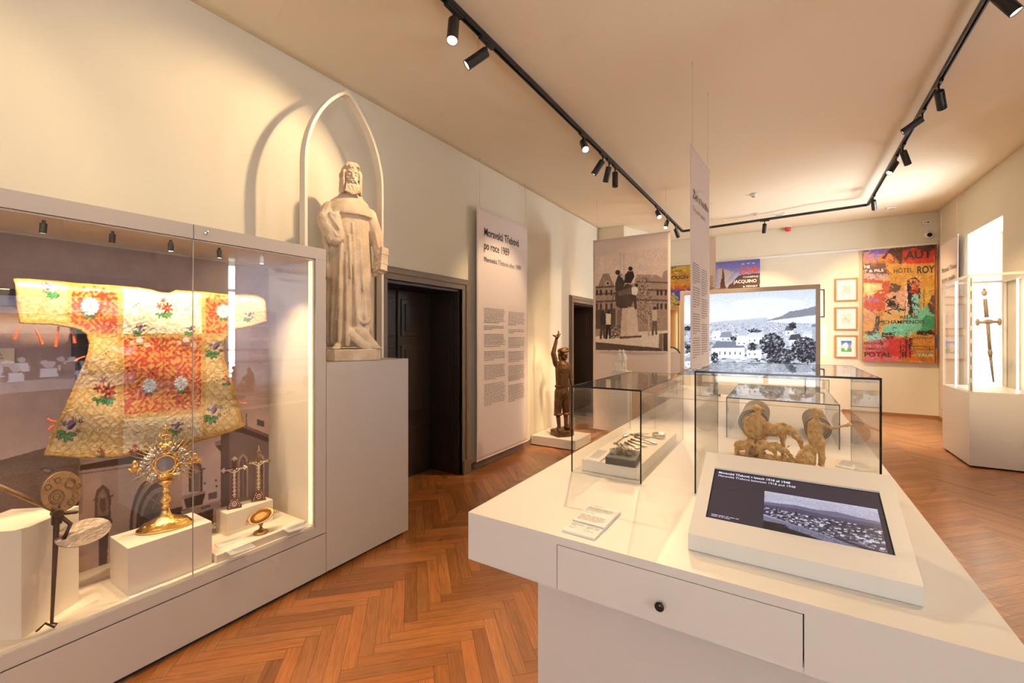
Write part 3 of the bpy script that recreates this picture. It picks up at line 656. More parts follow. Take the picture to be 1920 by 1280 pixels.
vest = empty('embroidered_vestment', (-2.76, .96, .97), 'wide-sleeved gold and orange embroidered vestment with floral panels spread on a black bar', 'vestment')
ow = [atx(a_, b_, -2.74) for a_, b_ in outl]; ow = np.array([(q.y, q.z) for q in ow])
def snap(o):
    me = o.data; n = len(me.vertices); co_ = np.empty(n*3, np.float32); me.vertices.foreach_get('co', co_); co_ = co_.reshape(-1, 3)
    ne = len(me.edges); ed = np.empty(ne*2, np.int32); me.edges.foreach_get('vertices', ed); ed = ed.reshape(-1, 2)
    key = {}; lv = np.empty(len(me.loops), np.int32); me.loops.foreach_get('vertex_index', lv); q = lv.reshape(-1, 4); from_ = q.ravel(); to_ = np.roll(q, -1, 1).ravel()
    k_ = np.minimum(from_, to_).astype(np.int64)*n+np.maximum(from_, to_); uq, ct = np.unique(k_, return_counts=True); bd = uq[ct == 1]; bv = np.unique(np.r_[bd//n, bd % n])
    P_ = co_[bv][:, 1:]+np.array([o.parent.location.y, o.parent.location.z]); best = np.full(len(P_), 9.); res = P_.copy()
    for i in range(len(ow)):
        a_, b_ = ow[i], ow[(i+1) % len(ow)]; d_ = b_-a_; t_ = np.clip(((P_-a_) @ d_)/(d_ @ d_+1e-9), 0, 1); c_ = a_+t_[:, None]*d_; ds = ((P_-c_)**2).sum(1); m_ = ds < best; best[m_] = ds[m_]; res[m_] = c_[m_]
    co_[bv, 1:] = res-np.array([o.parent.location.y, o.parent.location.z]); me.vertices.foreach_set('co', co_.ravel()); me.update()
f_ = print_mesh('front_cloth', (-2.74, yA, zA), (0, yB-yA, 0), (0, 0, zB-zA), nu_, nv_, vcol, attr_mat('silk_brocade', .42, spec=.5), vest, vdep, kc, gain=(.60, .67, .80))
snap(f_); so = f_.modifiers.new('solid', 'SOLIDIFY'); so.thickness = .008; so.offset = -1
M_lining = mat('gold_lining', (.5, .30, .10), .7)
tie = lambda pts, wd: MB().tube([atx(x_, y_, -2.75) for x_, y_ in pts], [wd*.8, wd, wd*1.3, wd*.9][:len(pts)], 6)
for pts in ([(38, 612), (31, 622), (27, 636)], [(66, 616), (74, 632), (79, 645)], [(110, 612), (106, 634), (104, 650)], [(131, 617), (138, 630), (140, 643)], [(160, 668), (148, 672), (141, 677)], [(106, 790), (95, 789), (89, 785)], [(103, 797), (96, 800), (92, 806)], [(449, 754), (456, 756), (462, 756)]):
    tie(pts, .0045).build('tie_ribbon', M_ribbon, vest)
stand = empty('vestment_bar', (-2.80, .9, 1.7), 'black horizontal display bar carrying the vestment, showing beyond its left sleeve', 'display stand')
MB().box(-2.80, -2.772, -.1, 1.40, 1.675, 1.752).build('bar', M_black, stand, bevel=.006)
MB().box(-2.80, -2.776, .63, .78, 1.30, 1.675).box(-2.998, -2.80, .66, .75, 1.45, 1.60).build('bracket', M_black, stand)
# ------------------------------------------------------------------ blocks and labels in the showcase
def block(name, pts, z0, z1, label, m=M_plinth, cat='display block', group=None, bevel=.0015):
    cx_ = sum(p[0] for p in pts)/len(pts); cy_ = sum(p[1] for p in pts)/len(pts); b = MB().prism([(p[0]-cx_, p[1]-cy_) for p in pts], 0, z1-z0)
    o = b.build(name, m, bevel=bevel); o.location = (cx_, cy_, z0); tag(o, label, cat, group); return o
rect = lambda x0, x1, y0, y1: [(x0, y0), (x1, y0), (x1, y1), (x0, y1)]
DK = .358
a1, a2 = Vector((-2.538, .418)), Vector((-2.687, .617)); dd = Vector((-.20, -.17))
block('display_block', [a1, a2, a2+dd, a1+dd], DK, .787, 'tall cream display block set cornerwise behind the iron tongs')
block('display_block', rect(-2.77, -2.54, .745, 1.09), DK, .577, 'cream display block under the gilt monstrance')
block('low_riser', rect(-2.97, -2.515, 1.10, 1.60), DK, .400, 'low cream riser platform carrying the crosses, dish and labels', cat='riser')
block('display_block', rect(-2.83, -2.70, 1.235, 1.50), .400, .53, 'small cream display block under the two altar crosses')
def card(name, px, z, th, label, m=M_paper, lines=3, cat='label', side=None):
    P = [atz(u, q, z+th) for u, q in px]; o = block(name, [(p.x, p.y) for p in P], z, z+th, label, m, cat, bevel=.0005)
    A, B, C_, D_ = P; xd = (B-A); yd = (D_-A)
    og = D_*.92+A*.08+xd*.05; nl = max(2, int(yd.length*.8/.0075)); small_print(og+Vector((0, 0, .0006)), xd, yd, xd.length*.75, nl, .0075, M_greyink, o, th=.26, seed=len(px)+lines)
    return o
card('caption_card', [(402, 1021), (411, 1026), (458, 1009), (450, 1004)], .400, .005, 'narrow white caption card beside the small cream block')
card('caption_card', [(422, 1033), (433, 1040), (480, 1024), (470, 1018)], .400, .005, 'white caption card in front of the tilted dish')
card('caption_card', [(528, 990), (541, 997), (579, 985), (567, 977)], .400, .005, 'white caption card at the right end of the showcase')
card('caption_card', [(240, 1119), (243, 1122), (305, 1098), (301, 1094)], .358, .004, 'white caption strip along the foot of the monstrance block', lines=2)
lb = empty('caption_card', (-2.995, .40, 1.42), 'small cream caption panel on the showcase back wall at the left edge', 'label')
P = atx(27, 652, -2.99); MB().box(-2.998, -2.985, .22, P.y, 1.425, 1.495).build('panel', mat('cream_panel', (.72, .56, .42), .7), lb)
small_print((-2.984, .24, 1.482), (0, 1, 0), (0, 0, 1), .2, 6, .0085, M_greyink, lb, seed=3)
# ------------------------------------------------------------------ monstrance
mo = empty('gilt_monstrance', (-2.66, .93, .577), 'ornate gilt monstrance with sunburst rays and round glass window on a cream block', 'monstrance', rz=R(-22))
T0 = Matrix.Identity(4)
b = MB(); b.lathe([(.112, 0), (.118, .004), (.115, .013), (.104, .018), (.098, .028), (.080, .040), (.050, .052), (.026, .064), (.018, .085), (.016, .10)], 48, sx=.62, sy=1.0)
for k in range(10):
    a = 2*PI*k/10; b.ell((.62*.085*math.cos(a), .085*math.sin(a), .030), (.010, .018, .008), (0, 0, a))
b.build('foot', M_gold, mo, smooth=True, local=True)
b = MB(); b.lathe([(.015, .09), (.012, .10), (.022, .108), (.014, .116), (.013, .125), (.024, .136), (.027, .146), (.022, .156), (.012, .166), (.011, .18), (.020, .188), (.010, .196), (.010, .215), (.030, .228), (.034, .236), (.014, .244)], 24)
b.build('stem', M_gold, mo, smooth=True, local=True)
zc_ = .325
def rayp(a, r0, r1, w, dx=0): # ray blade in local y,z plane
    c_, s_ = math.cos(a), math.sin(a); nx, ny = -s_, c_
    return [(r0*c_+nx*w, zc_+r0*s_+ny*w), (r1*c_, zc_+r1*s_), (r0*c_-nx*w, zc_+r0*s_-ny*w)]
rd_ = random.Random(4)
for k in range(44):
    a = 2*PI*k/44
    if -2.05 < a-2*PI*(a > PI) < -1.1: continue
    r1 = (.164 if k % 2 else .138)*(1+rd_.uniform(-.07, .07))*(1.0 if abs(math.sin(a)) < .8 else .95)
    b = MB(); b.prism(rayp(a, .062, r1, .0036), -.0015, .0015, 'x'); b.build('sun_ray', M_gold, mo, local=True)
b = MB(); b.tube([(0, .052*math.cos(a)*(1+.1*math.cos(6*a)), zc_+.055*math.sin(a)*(1+.1*math.cos(6*a))) for a in np.linspace(0, 2*PI, 60, endpoint=False)], .0125, 8, True)
b.tube([(.008, .040*math.cos(a), zc_+.042*math.sin(a)) for a in np.linspace(0, 2*PI, 40, endpoint=False)], .0045, 8, True)
for k in range(12):
    a = 2*PI*k/12; b.ell((.006, .058*math.cos(a), zc_+.060*math.sin(a)), (.008, .010, .006), (a, 0, 0))
b.build('window_ring', M_gold, mo, smooth=True, local=True)
MB().lathe([(.037, 0), (.037, .003)], 30, Matrix.Translation((.0, 0, zc_)) @ Euler((0, PI/2, 0)).to_matrix().to_4x4()).build('window_glass', mat('lunette_glass', (.35, .32, .31), .12, .3), mo, local=True)
for side in range(6):
    a0 = (.35, 1.1, 2.04, 2.8, 3.75, 5.65)[side]; b = MB()
    for k in range(16):
        a = a0+rd_.uniform(-.42, .42); r = .076+rd_.uniform(-.014, .020); b.ell((.010+rd_.uniform(0, .010), r*math.cos(a), zc_+r*math.sin(a)), (.008, .016*rd_.uniform(.6, 1), .0065), (a+rd_.uniform(-1, 1), 0, 0), 10, 8)
    cx2, cz2 = .078*math.cos(a0), zc_+.078*math.sin(a0)
    b.tube([(.016, cx2+(.007+.0030*t)*math.cos(t+a0), cz2+(.007+.0030*t)*math.sin(t+a0)) for t in np.linspace(0, 5.5, 18)], .0036, 6)
    b.build('scroll_ornament', M_silver, mo, smooth=True, local=True)
for sg in (-1, 1):
    b = MB(); b.ell((.006, sg*.115, zc_+.005), (.014, .018, .022)); b.ell((.012, sg*.118, zc_+.028), .011); b.ell((.004, sg*.132, zc_-.008), (.006, .016, .010), (sg*.6, 0, 0)); b.ell((.01, sg*.104, zc_-.018), (.008, .008, .018), (sg*.4, 0, 0))
    b.build('angel_ornament', M_gold, mo, smooth=True, local=True)
b = MB(); b.ell((.010, 0, zc_+.088), (.014, .026, .018)); b.ell((.014, .018, zc_+.102), (.008, .012, .010)); b.ell((.014, -.018, zc_+.102), (.008, .012, .010))
b.tube([(.004, .018*math.cos(a), zc_+.135+.012*math.sin(a)) for a in np.linspace(0, 2*PI, 24, endpoint=False)], .0032, 6, True)
for k in range(11):
    a = PI*k/10; b.cyl((.004, .014*math.cos(a), zc_+.14+.010*math.sin(a)), (.004, .034*math.cos(a), zc_+.14+.030*math.sin(a)), .0026, .0008, 6)
b.cyl((.004, 0, zc_+.15), (.004, 0, zc_+.197), .003, n=8); b.cyl((.004, -.014, zc_+.180), (.004, .014, zc_+.180), .003, n=8)
b.build('crown_cross', M_gold, mo, smooth=True, local=True)
b = MB(); b.lathe([(.012, .236), (.028, .25), (.044, .262), (.030, .272)], 20, sx=.5)
for sg in (-1, 1):
    b.tube([(.004, sg*(.018+.05*t), .245+.045*math.sin(t*2.4)) for t in np.linspace(0, 1, 12)], .0055, 8); b.ell((.008, sg*.064, .272), .011)
b.ell((.008, 0, .262), (.014, .022, .016)); b.build('lower_bracket', M_gold, mo, smooth=True, local=True)
# ------------------------------------------------------------------ altar crosses
def altar_cross(x, y, z, h, rz, label, tall):
    r = empty('altar_cross', (x, y, z), label, 'cross', 'altar crosses on the small block', rz)
    k = h/.30
    b = MB().prism([(-.034*k, 0), (.034*k, 0), (.030*k, .012*k), (.020*k, .045*k), (.012*k, .06*k), (-.012*k, .06*k), (-.020*k, .045*k), (-.030*k, .012*k)], -.022*k, .022*k, 'x', Matrix.Identity(4))
    b.prism([(-.038*k, 0), (.038*k, 0), (.036*k, .008*k), (-.036*k, .008*k)], -.026*k, .026*k, 'x'); b.build('foot', M_tort, r, local=True, bevel=.001)
    b = MB(); 
    for q in range(9):
        a = 2*PI*q/9; b.ell((.0235*k, .010*k*math.cos(a), .028*k+.013*k*math.sin(a)), (.002, .0028*k, .0045*k), (a, 0, 0), 8, 6)
    b.ell((.0235*k, 0, .028*k), (.002, .004*k, .004*k)); 
    for sg in (-1, 1):
        for q in range(4): b.ell((.023*k, sg*(.026-.004*q)*k, (.012+.012*q)*k), (.0018, .003*k, .003*k), nu=8, nv=6)
    b.build('pearl_inlay', M_pearl, r, local=True, smooth=True)
    b = MB().prism([(-.015*k, .055*k), (.015*k, .055*k), (.0095*k, .285*k), (-.0095*k, .285*k)], -.006*k, .006*k, 'x'); b.box(-.006*k, .006*k, -.05*k, .05*k, .217*k, .239*k)
    b.build('shaft', M_tort if not tall else M_brass, r, local=True)
    b = MB()
    for q in range(14): b.ell((.0065*k, 0, (.065+.0115*q)*k), (.0028, .0080*k*(.7+.5*(q % 2)), .0054*k), nu=8, nv=6)
    for sg in (-1, 1):
        for q in range(4): b.ell((.0065*k, sg*(.012+.011*q)*k, .228*k), (.0024, .0048*k, .0065*k), nu=8, nv=6)
    b.build('shaft_inlay', M_pearl, r, local=True, smooth=True)
    for (yy, zz) in ((-.052, .228), (.052, .228), (0, .288)):
        b = MB()
        for (da, db) in ((0, 0), (.008, 0), (-.008, 0), (0, .008), (0, -.008)): b.ell((0, (yy+da)*k, (zz+db)*k), .0075*k, nu=10, nv=8)
        b.build('trefoil_tip', M_pearl if not tall else M_brass, r, local=True, smooth=True)
    b = MB(); b.cap((.010*k, 0, .17*k), (.010*k, 0, .205*k), .0045*k, .0055*k); b.ell((.011*k, 0, .222*k), .005*k)
    for sg in (-1, 1): b.cap((.010*k, sg*.004*k, .208*k), (.009*k, sg*.030*k, .226*k), .0030*k, .002*k, 8); b.cap((.010*k, sg*.002*k, .168*k), (.009*k, sg*.002*k, .125*k), .003*k, .002*k, 8)
    b.build('corpus_figure', M_pearl, r, local=True, smooth=True)
    if tall: MB().cap((.008, .0, .30*k), (.008, 0, .325*k), .006, .004).build('finial_figure', M_silver, r, local=True, smooth=True)
altar_cross(-2.765, 1.305, .531, .30, R(-24), 'altar cross with pale inlay on red-brown foot, left of the pair', False)
altar_cross(-2.765, 1.445, .531, .31, R(-24), 'altar cross with small figure on top, right of the pair', True)
# tilted dish
di = empty('footed_dish', (-2.585, 1.365, .400), 'oval gilt footed dish tilted on its stem beside white cards', 'dish')
b = MB().lathe([(.036, 0), (.040, .003), (.037, .010), (.024, .014), (.012, .022), (.008, .032)], 32, Matrix.Translation(di.location)); b.build('foot', M_brass, di, smooth=True)
b = MB().lathe([(.008, .03), (.006, .04), (.011, .046), (.012, .054), (.006, .06), (.006, .076), (.014, .084)], 20, Matrix.Translation(di.location)); b.build('stem', M_brass, di, smooth=True)
Mx = Matrix.Translation(Vector(di.location)+Vector((0, .0, .098))) @ Euler((R(18), R(34), 0)).to_matrix().to_4x4()
MB().lathe([(.020, -.012), (.040, -.009), (.060, -.002), (.064, .003), (.060, .003), (.04, -.004), (.01, -.006)], 40, Mx, sx=.72, sy=1.12).build('bowl', M_brass, di, smooth=True)
MB().lathe([(.048, -.002), (.05, .002), (.02, .003)], 32, Mx, sx=.72, sy=1.12).build('lid', mat('gilt_brown', (.45, .20, .06), .4, .8, bump=.4, bscale=120), di, smooth=True)
b = MB(); e_ = Mx @ Vector((0, -.074, .004))
for k in range(6): b.ell(e_+Vector((0, -.004*math.cos(k), .006*k*.6-.008)), (.004, .006, .005), (k, 0, 0), 8, 6)
b.build('handle_ornament', M_silver, di, smooth=True)
# wafer tongs
wt = empty('wafer_tongs', (-2.52, .50, .358), 'old iron wafer tongs with two round plates, one engraved and one pale', 'tongs')
hg = atx(107, 962, -2.53)
far = hg+Vector((-.02, -.235, .115)); e1 = atx(0, 912, -2.57)
MB().tube([hg+Vector((0, .015, -.005)), e1, e1+(e1-hg)*.9], [.010, .0085, .007], 10).build('handle', M_plate, wt, smooth=True)
p2 = atx(97, 1150, -2.515); p2.z = .385
MB().tube([hg+Vector((0, 0, .0)), hg*.9+p2*.1, hg*.2+p2*.8, p2], [.011, .0100, .0062, .0055], 10).build('handle', M_iron, wt, smooth=True)
lp = [p2+Vector((.0, .0, .0)), p2+Vector((.004, .014, -.004)), p2+Vector((.008, .006, -.016)), atx(85, 1168, -2.505), atx(72, 1180, -2.505), atx(67, 1184, -2.505)]
for q in lp[3:]: q.z = max(q.z, .3665)
lp[2].z = .368; lp[1].z = .376
MB().tube(lp, .0042, 8).build('hook', M_iron, wt, smooth=True)
b = MB(); b.cyl(hg+Vector((-.02, 0, 0)), hg+Vector((.016, 0, 0)), .018, n=18); b.box(hg.x-.012, hg.x+.008, hg.y-.016, hg.y+.014, hg.z-.045, hg.z+.012); b.cap(hg, hg+Vector((.01, .055, -.012)), .010, .007)
b.build('hinge', M_iron, wt, bevel=.003)
c1 = atx(115, 921, -2.575); n1_ = Vector((.80, .50, .22)).normalized(); M1 = Matrix.Translation(c1) @ n1_.to_track_quat('Z', 'Y').to_matrix().to_4x4()
pl = MB().lathe([(.078, 0), (.082, .002), (.082, .006), (.080, .007)], 48, M1).build('engraved_plate', M_plate, wt)
b = MB(); 
for (rr, cx3, cy3) in ((.030, -.028, -.015), (.024, -.028, -.015), (.014, -.028, -.015), (.022, .034, .018), (.016, .034, .018), (.012, .045, -.035), (.012, .02, -.055), (.011, -.01, .05), (.011, -.05, .035), (.010, .065, -.002)):
    b.tube([M1 @ Vector((cx3+rr*math.cos(a), cy3+rr*math.sin(a), .0072)) for a in np.linspace(0, 2*PI, 28, endpoint=False)], .0011, 5, True)
b.build('engraved_rings', M_iron, pl)
c2 = atx(157, 997, -2.50); n2 = Vector((.30, -.12, .94)).normalized(); M2 = Matrix.Translation(c2) @ n2.to_track_quat('Z', 'Y').to_matrix().to_4x4()
pl = MB().lathe([(.080, -.005), (.086, -.003), (.086, .001), (.084, .002)], 48, M2, sx=1.0).build('pale_plate', M_pale, wt)
pl['label'] = 'pale worn round plate'
MB().tube([hg, hg*.5+c2*.5+Vector((0, 0, -.006)), c2+Vector((0, -.06, -.006))], .008, 8).build('plate_arm', M_iron, wt, smooth=True)
MB().tube([hg, hg*.5+c1*.5+Vector((-.01, 0, 0)), c1+Vector((-.012, 0, -.05))], .008, 8).build('plate_arm', M_iron, wt, smooth=True)
# ------------------------------------------------------------------ statue plinth, arch, saint
pb = block('statue_plinth', rect(-3.05, -2.49, 1.728, 2.447), .03, 1.375, 'tall greige plinth block carrying the stone saint', M_case, 'plinth', bevel=.002)
struct(MB().box(-3.0, -2.53, 1.74, 2.42, .0, .03).build('trim_plinth_recess', M_gap))
ar = empty('pointed_arch_frame', (-2.75, 2.06, 1.375), 'thin cream pointed gothic arch frame standing around the stone saint', 'arch')
yL, yR, ysp, zap = 1.735, 2.393, 2.72, 3.355; ym_ = (yL+yR)/2
def arc_pts():
    P = [(yL, 1.376), (yL, ysp)]; aa = ym_-yL; hh = zap-ysp; rr_ = (aa*aa+hh*hh)/(2*aa); te = math.asin(hh/rr_)
    for t in np.linspace(.05, 1, 22): P.append((yL+rr_-rr_*math.cos(te*t), ysp+rr_*math.sin(te*t)))
    Q = [(2*ym_-y, z) for y, z in reversed(P[:-1])]; return P+Q
P = arc_pts(); n = len(P); vs = []; fs = []; w_, dp = .017, .030
for i, (y, z) in enumerate(P):
    if i in (0, 1): t = Vector((0, 1))
    elif i in (n-1, n-2): t = Vector((0, -1))
    elif i == n//2: t = None
    else: t = (Vector(P[i+1])-Vector(P[i-1])).normalized()
    if t is None: nn = Vector((0, 1.5)); off = nn
    else: nn = Vector((-t.y, t.x))
    if t is None: o1, o2 = (y, z+w_*1.2), (y, z-w_*1.5)
    else: o1, o2 = (y+nn.x*w_*.6, z+nn.y*w_*.6), (y-nn.x*w_*.6, z-nn.y*w_*.6)
    for dx in (-dp, dp): vs += [(-2.75+dx, o1[0], o1[1]), (-2.75+dx, o2[0], o2[1])]
for i in range(n-1):
    k = 4*i; m_ = k+4
    fs += [(k, m_, m_+1, k+1), (k+2, k+3, m_+3, m_+2), (k, k+2, m_+2, m_), (k+1, m_+1, m_+3, k+3)]
fs += [(0, 1, 3, 2), (4*n-4, 4*n-2, 4*n-1, 4*n-3)]
MB().add(vs, fs).build('arch_band', M_arch, ar)
# saint: local front is -Y, local +X is the viewer's right
sa = empty('saint_statue', (-2.70, 2.075, 1.3755), 'sandstone statue of a bearded robed saint holding a book, standing under the arch', 'statue', rz=R(62)); sa.scale = (.97, .97, .968)
MB().prism([(-.19, -.15), (-.14, -.19), (.15, -.19), (.19, -.14), (.19, .15), (-.19, .15)], 0, .085).build('stone_base', M_stone, sa, local=True, bevel=.008)
def robe(b, prof, nseg=90, folds=None):
    vs = []; fs = []; m = len(prof)
    for j, (z, rx, ry, cx, cy, fa) in enumerate(prof):
        for i in range(nseg):
            a = 2*PI*i/nseg; f = 1+fa*(.5*math.sin(9*a+.8*math.sin(z*3))+.35*math.sin(15*a+1.7+z*2)+.45*math.sin(5*a-.6+z*1.2))
            vs.append((cx+rx*math.cos(a)*f, cy+ry*math.sin(a)*f, z))
    for j in range(m-1):
        for i in range(nseg): k = (i+1) % nseg; fs.append((j*nseg+i, j*nseg+k, (j+1)*nseg+k, (j+1)*nseg+i))
    fs += [tuple(range(nseg))[::-1], tuple((m-1)*nseg+i for i in range(nseg))]; return b.add(vs, fs)
def lerp_prof(keys, n):
    out = []; zs = [k[0] for k in keys]
    for z in np.linspace(zs[0], zs[-1], n): out.append((z, *[float(np.interp(z, zs, [k[q] for k in keys])) for q in range(1, 6)]))
    return out
b = MB()
robe(b, lerp_prof([(.10, .150, .110, .0, .02, .10), (.18, .158, .118, .0, .01, .12), (.45, .158, .115, .0, .0, .11), (.75, .152, .108, .0, 0, .07), (1.0, .145, .098, -.01, 0, .04), (1.12, .150, .092, -.01, 0, .02), (1.20, .135, .085, -.01, 0, .01), (1.245, .07, .06, -.005, 0, 0)], 46))
robe(b, lerp_prof([(1.085, .178, .118, -.01, .0, .03), (1.13, .172, .112, -.01, 0, .02), (1.19, .135, .092, -.01, 0, .02), (1.235, .085, .075, -.005, .005, .02), (1.27, .055, .055, 0, .01, 0)], 14))   # shoulder cape
b.tube([(.070*math.cos(a), .008+.064*math.sin(a), 1.238+.022*math.sin(a)) for a in np.linspace(0, 2*PI, 24, endpoint=False)], .022, 8, True)       # cowl roll
b.tube([(.092*math.cos(a), .004+.078*math.sin(a), 1.212+.018*math.sin(a)) for a in np.linspace(0, 2*PI, 24, endpoint=False)], .016, 8, True)
for (p_, q_, r_) in (((-.195, -.09, 1.04), (-.12, -.150, .90), .012), ((-.22, -.07, 1.00), (-.16, -.140, .87), .012), ((-.165, -.105, 1.06), (-.105, -.150, .96), .010), ((-.235, -.04, 1.02), (-.20, -.10, .90), .011), ((.20, -.06, .95), (.225, -.09, .83), .011), ((.165, -.055, 1.0), (.185, -.09, .86), .010), ((-.03, -.100, .92), (-.02, -.13, .60), .012), ((.05, -.092, .90), (.07, -.125, .52), .013), ((-.085, -.10, .85), (-.12, -.09, .30), .013)): b.cap(p_, q_, r_, r_*.7, 8)
# deep front folds
for (x0, x1, z0, z1, y0, r) in ((-.10, -.09, .14, .95, -.115, .018), (-.045, -.05, .12, .80, -.125, .02), (.03, -.005, .22, 1.02, -.118, .017), (.10, .05, .20, .90, -.105, .017), (.135, .10, .22, .85, -.065, .015), (-.14, -.13, .14, .75, -.06, .016)):
    b.cap((x0, y0, z0), (x1, y0+.022, z1), r, r*.5, 10)
b.tube([(.02+.10*t, -.115-.01*math.sin(t*PI), .30+.0+.16*(t-.55)**2-.02) for t in np.linspace(0, 1, 10)], .014, 8)
# sweeping lower skirt, trailing right
b.cap((.04, -.10, .22), (.14, -.13, .10), .05, .04); b.cap((-.02, -.10, .2), (.09, -.14, .10), .045, .035)
# left (viewer) raised sleeve stump, folded cloth
b.cap((-.150, -.01, 1.13), (-.185, -.045, 1.03), .055, .060); b.cap((-.185, -.05, 1.03), (-.135, -.10, .885), .062, .050); b.cap((-.12, -.10, 1.06), (-.10, -.115, .90), .030, .038); b.cap((-.19, -.03, 1.0), (-.16, -.03, .62), .028, .02)
b.ell((-.125, -.115, .875), (.045, .04, .03)); b.cap((-.155, -.105, 1.07), (-.10, -.12, 1.05), .016, .014); b.cap((-.175, -.10, 1.02), (-.10, -.135, .95), .014, .012)
# right (viewer) sleeve down to the book
b.cap((.140, .0, 1.12), (.185, -.02, .96), .050, .050); b.cap((.185, -.02, .96), (.200, -.06, .80), .048, .040); b.cap((.2, -.03, .82), (.175, -.02, .66), .03, .018)
# feet
for (fx, fy, an) in ((-.10, -.145, -.25), (.135, -.15, .25)):
    b.cap((fx, fy+.08, .115), (fx+an*.08, fy, .100), .032, .024)
    for t in range(5): b.cap((fx+an*.09+(t-2)*.011, fy-.005, .098), (fx+an*.12+(t-2)*.012, fy-.033+abs(t-1)*.004, .092), .0085, .0075, 8)
remesh(b.build('robe', M_stone, sa, local=True), .0065, 2, .004, .05)
hd_ = MB(); hy = -.012; hz = 1.385
hd_.cap((0, .0, 1.22), (0, -.005, 1.32), .05, .048); hd_.ell((0, hy+.006, hz+.004), (.061, .072, .090)); hd_.ell((0, hy-.030, hz-.040), (.044, .040, .050))
hd_.ell((0, hy-.046, hz+.044), (.040, .022, .026))
hd_.prism([(-.0055, .0), (.0055, .0), (.0095, -.040), (.0145, -.046), (-.0145, -.046), (-.0095, -.040)], hy-.076, hy-.05, 'y', Matrix.Translation((0, 0, hz+.014)))
hd_.cap((0, hy-.068, hz+.016), (0, hy-.084, hz-.022), .0055, .0085, 10)
for sg in (-1, 1):
    hd_.ell((sg*.010, hy-.076, hz-.026), (.007, .008, .006))
    hd_.tube([(sg*.007, hy-.069, hz+.020), (sg*.024, hy-.067, hz+.027), (sg*.044, hy-.048, hz+.020)], [.0065, .0065, .0045], 8)
    hd_.ell((sg*.025, hy-.0535, hz+.006), (.0125, .0105, .0075)); hd_.tube([(sg*.013, hy-.062, hz+.003), (sg*.025, hy-.066, hz+.001), (sg*.037, hy-.057, hz+.004)], [.0022, .0028, .0018], 6)
    hd_.tube([(sg*.013, hy-.062, hz+.009), (sg*.025, hy-.066, hz+.0125), (sg*.037, hy-.056, hz+.008)], [.0022, .0028, .0018], 6)
    hd_.ell((sg*.034, hy-.043, hz-.022), (.016, .016, .011), (0, sg*.35, sg*.5))
    hd_.tube([(sg*.003, hy-.078, hz-.040), (sg*.018, hy-.078, hz-.047), (sg*.034, hy-.062, hz-.068)], [.0065, .0075, .004], 8)
hd_.ell((0, hy-.072, hz-.058), (.0125, .007, .0042)); hd_.ell((0, hy-.072, hz-.050), (.010, .006, .003))
remesh(hd_.build('head', M_stone, sa, local=True), .0028, 1, .001, .03)
hr = MB(); hr.ell((0, hy+.018, hz+.030), (.074, .079, .078))
for sg in (-1, 1):
    for k in range(7):
        y_ = -.040+.022*k; x_ = .055+.008*math.sin(k*.55); q_ = .004*(k % 2)
        hr.tube([(sg*.040, hy+y_+.012, hz+.060), (sg*(x_+.004+q_), hy+y_, hz+.02), (sg*(x_+.006-q_), hy+y_-.002, hz-.035), (sg*(x_+.004+q_), hy+y_+.006, hz-.085), (sg*(x_+.006), hy+y_, hz-.135)], [.012, .014, .0125, .0135, .009], 8)
    for k in range(3): hr.tube([(sg*(.004+.012*k), hy-.040, hz+.098), (sg*(.012+.016*k), hy-.060-.002*k, hz+.078-.006*k), (sg*(.024+.016*k), hy-.060+.012*k, hz+.050-.004*k)], [.009, .010, .005], 8)
hr.tube([(-.01, hy-.05, hz+.09), (-.004, hy-.066, hz+.070), (.010, hy-.068, hz+.048)], [.009, .010, .005], 8); hr.tube([(-.02, hy-.05, hz+.09), (-.018, hy-.066, hz+.068), (-.010, hy-.068, hz+.050)], [.009, .009, .004], 8)
remesh(hr.build('hair', M_stone, sa, local=True), .0042, 1, .002, .015)
br = MB(); br.ell((0, hy-.044, hz-.085), (.047, .030, .040)); br.ell((0, hy-.052, hz-.118), (.046, .026, .034))
for k in range(11):
    x_ = -.044+.0088*k; w_ = .004*math.sin(k*2.1); dz_ = .010*abs(k-5)/5
    br.tube([(x_*.9, hy-.062+.02*abs(x_)/.05, hz-.062+dz_), (x_+w_, hy-.078+.012*abs(x_)/.05, hz-.085), (x_*1.08-w_, hy-.082+.012*abs(x_)/.05, hz-.110), (x_*1.1+w_, hy-.080, hz-.132)], [.0055, .0070, .0065, .005], 8)
for k in range(8):
    x_ = -.050+.0143*k; z_ = hz-.146+.012*abs(k-3.5)/3.5*1.6; 
    br.tube([(x_+.0085*math.cos(t)*(1-t*.06), hy-.088-.004*math.sin(k), z_+.0085*math.sin(t)*(1-t*.06)) for t in np.linspace(0, 7, 14)], .0046, 6); br.ell((x_, hy-.076, z_), (.011, .012, .011))
remesh(br.build('beard', M_stone, sa, local=True), .0030, 0)
bk = MB(); Mb = Matrix.Translation((.205, -.075, .765)) @ Euler((R(-8), R(10), R(20))).to_matrix().to_4x4(); bk.box(-.030, .030, -.055, .055, -.09, .09, Mb); bk.box(-.034, .034, -.058, .05, -.094, -.086, Mb); bk.box(-.034, .034, -.058, .05, .03, .045, Mb); bk.box(-.034, .034, -.058, .05, -.045, -.03, Mb)
bk.build('held_book', M_stone, sa, local=True, bevel=.004)
hn = MB(); hn.ell((.205, -.065, .672), (.030, .040, .018)); hn.cap((.215, -.03, .80), (.222, -.03, .70), .028, .024)
for k in range(4): hn.tube([(.236, -.028-.020*k, .672), (.243, -.03-.020*k, .700), (.236, -.030-.020*k, .728)], [.0115, .0105, .0085], 8)
hn.cap((.185, -.10, .668), (.168, -.112, .70), .011, .009)
remesh(hn.build('hand', M_stone, sa, local=True), .0045, 2)
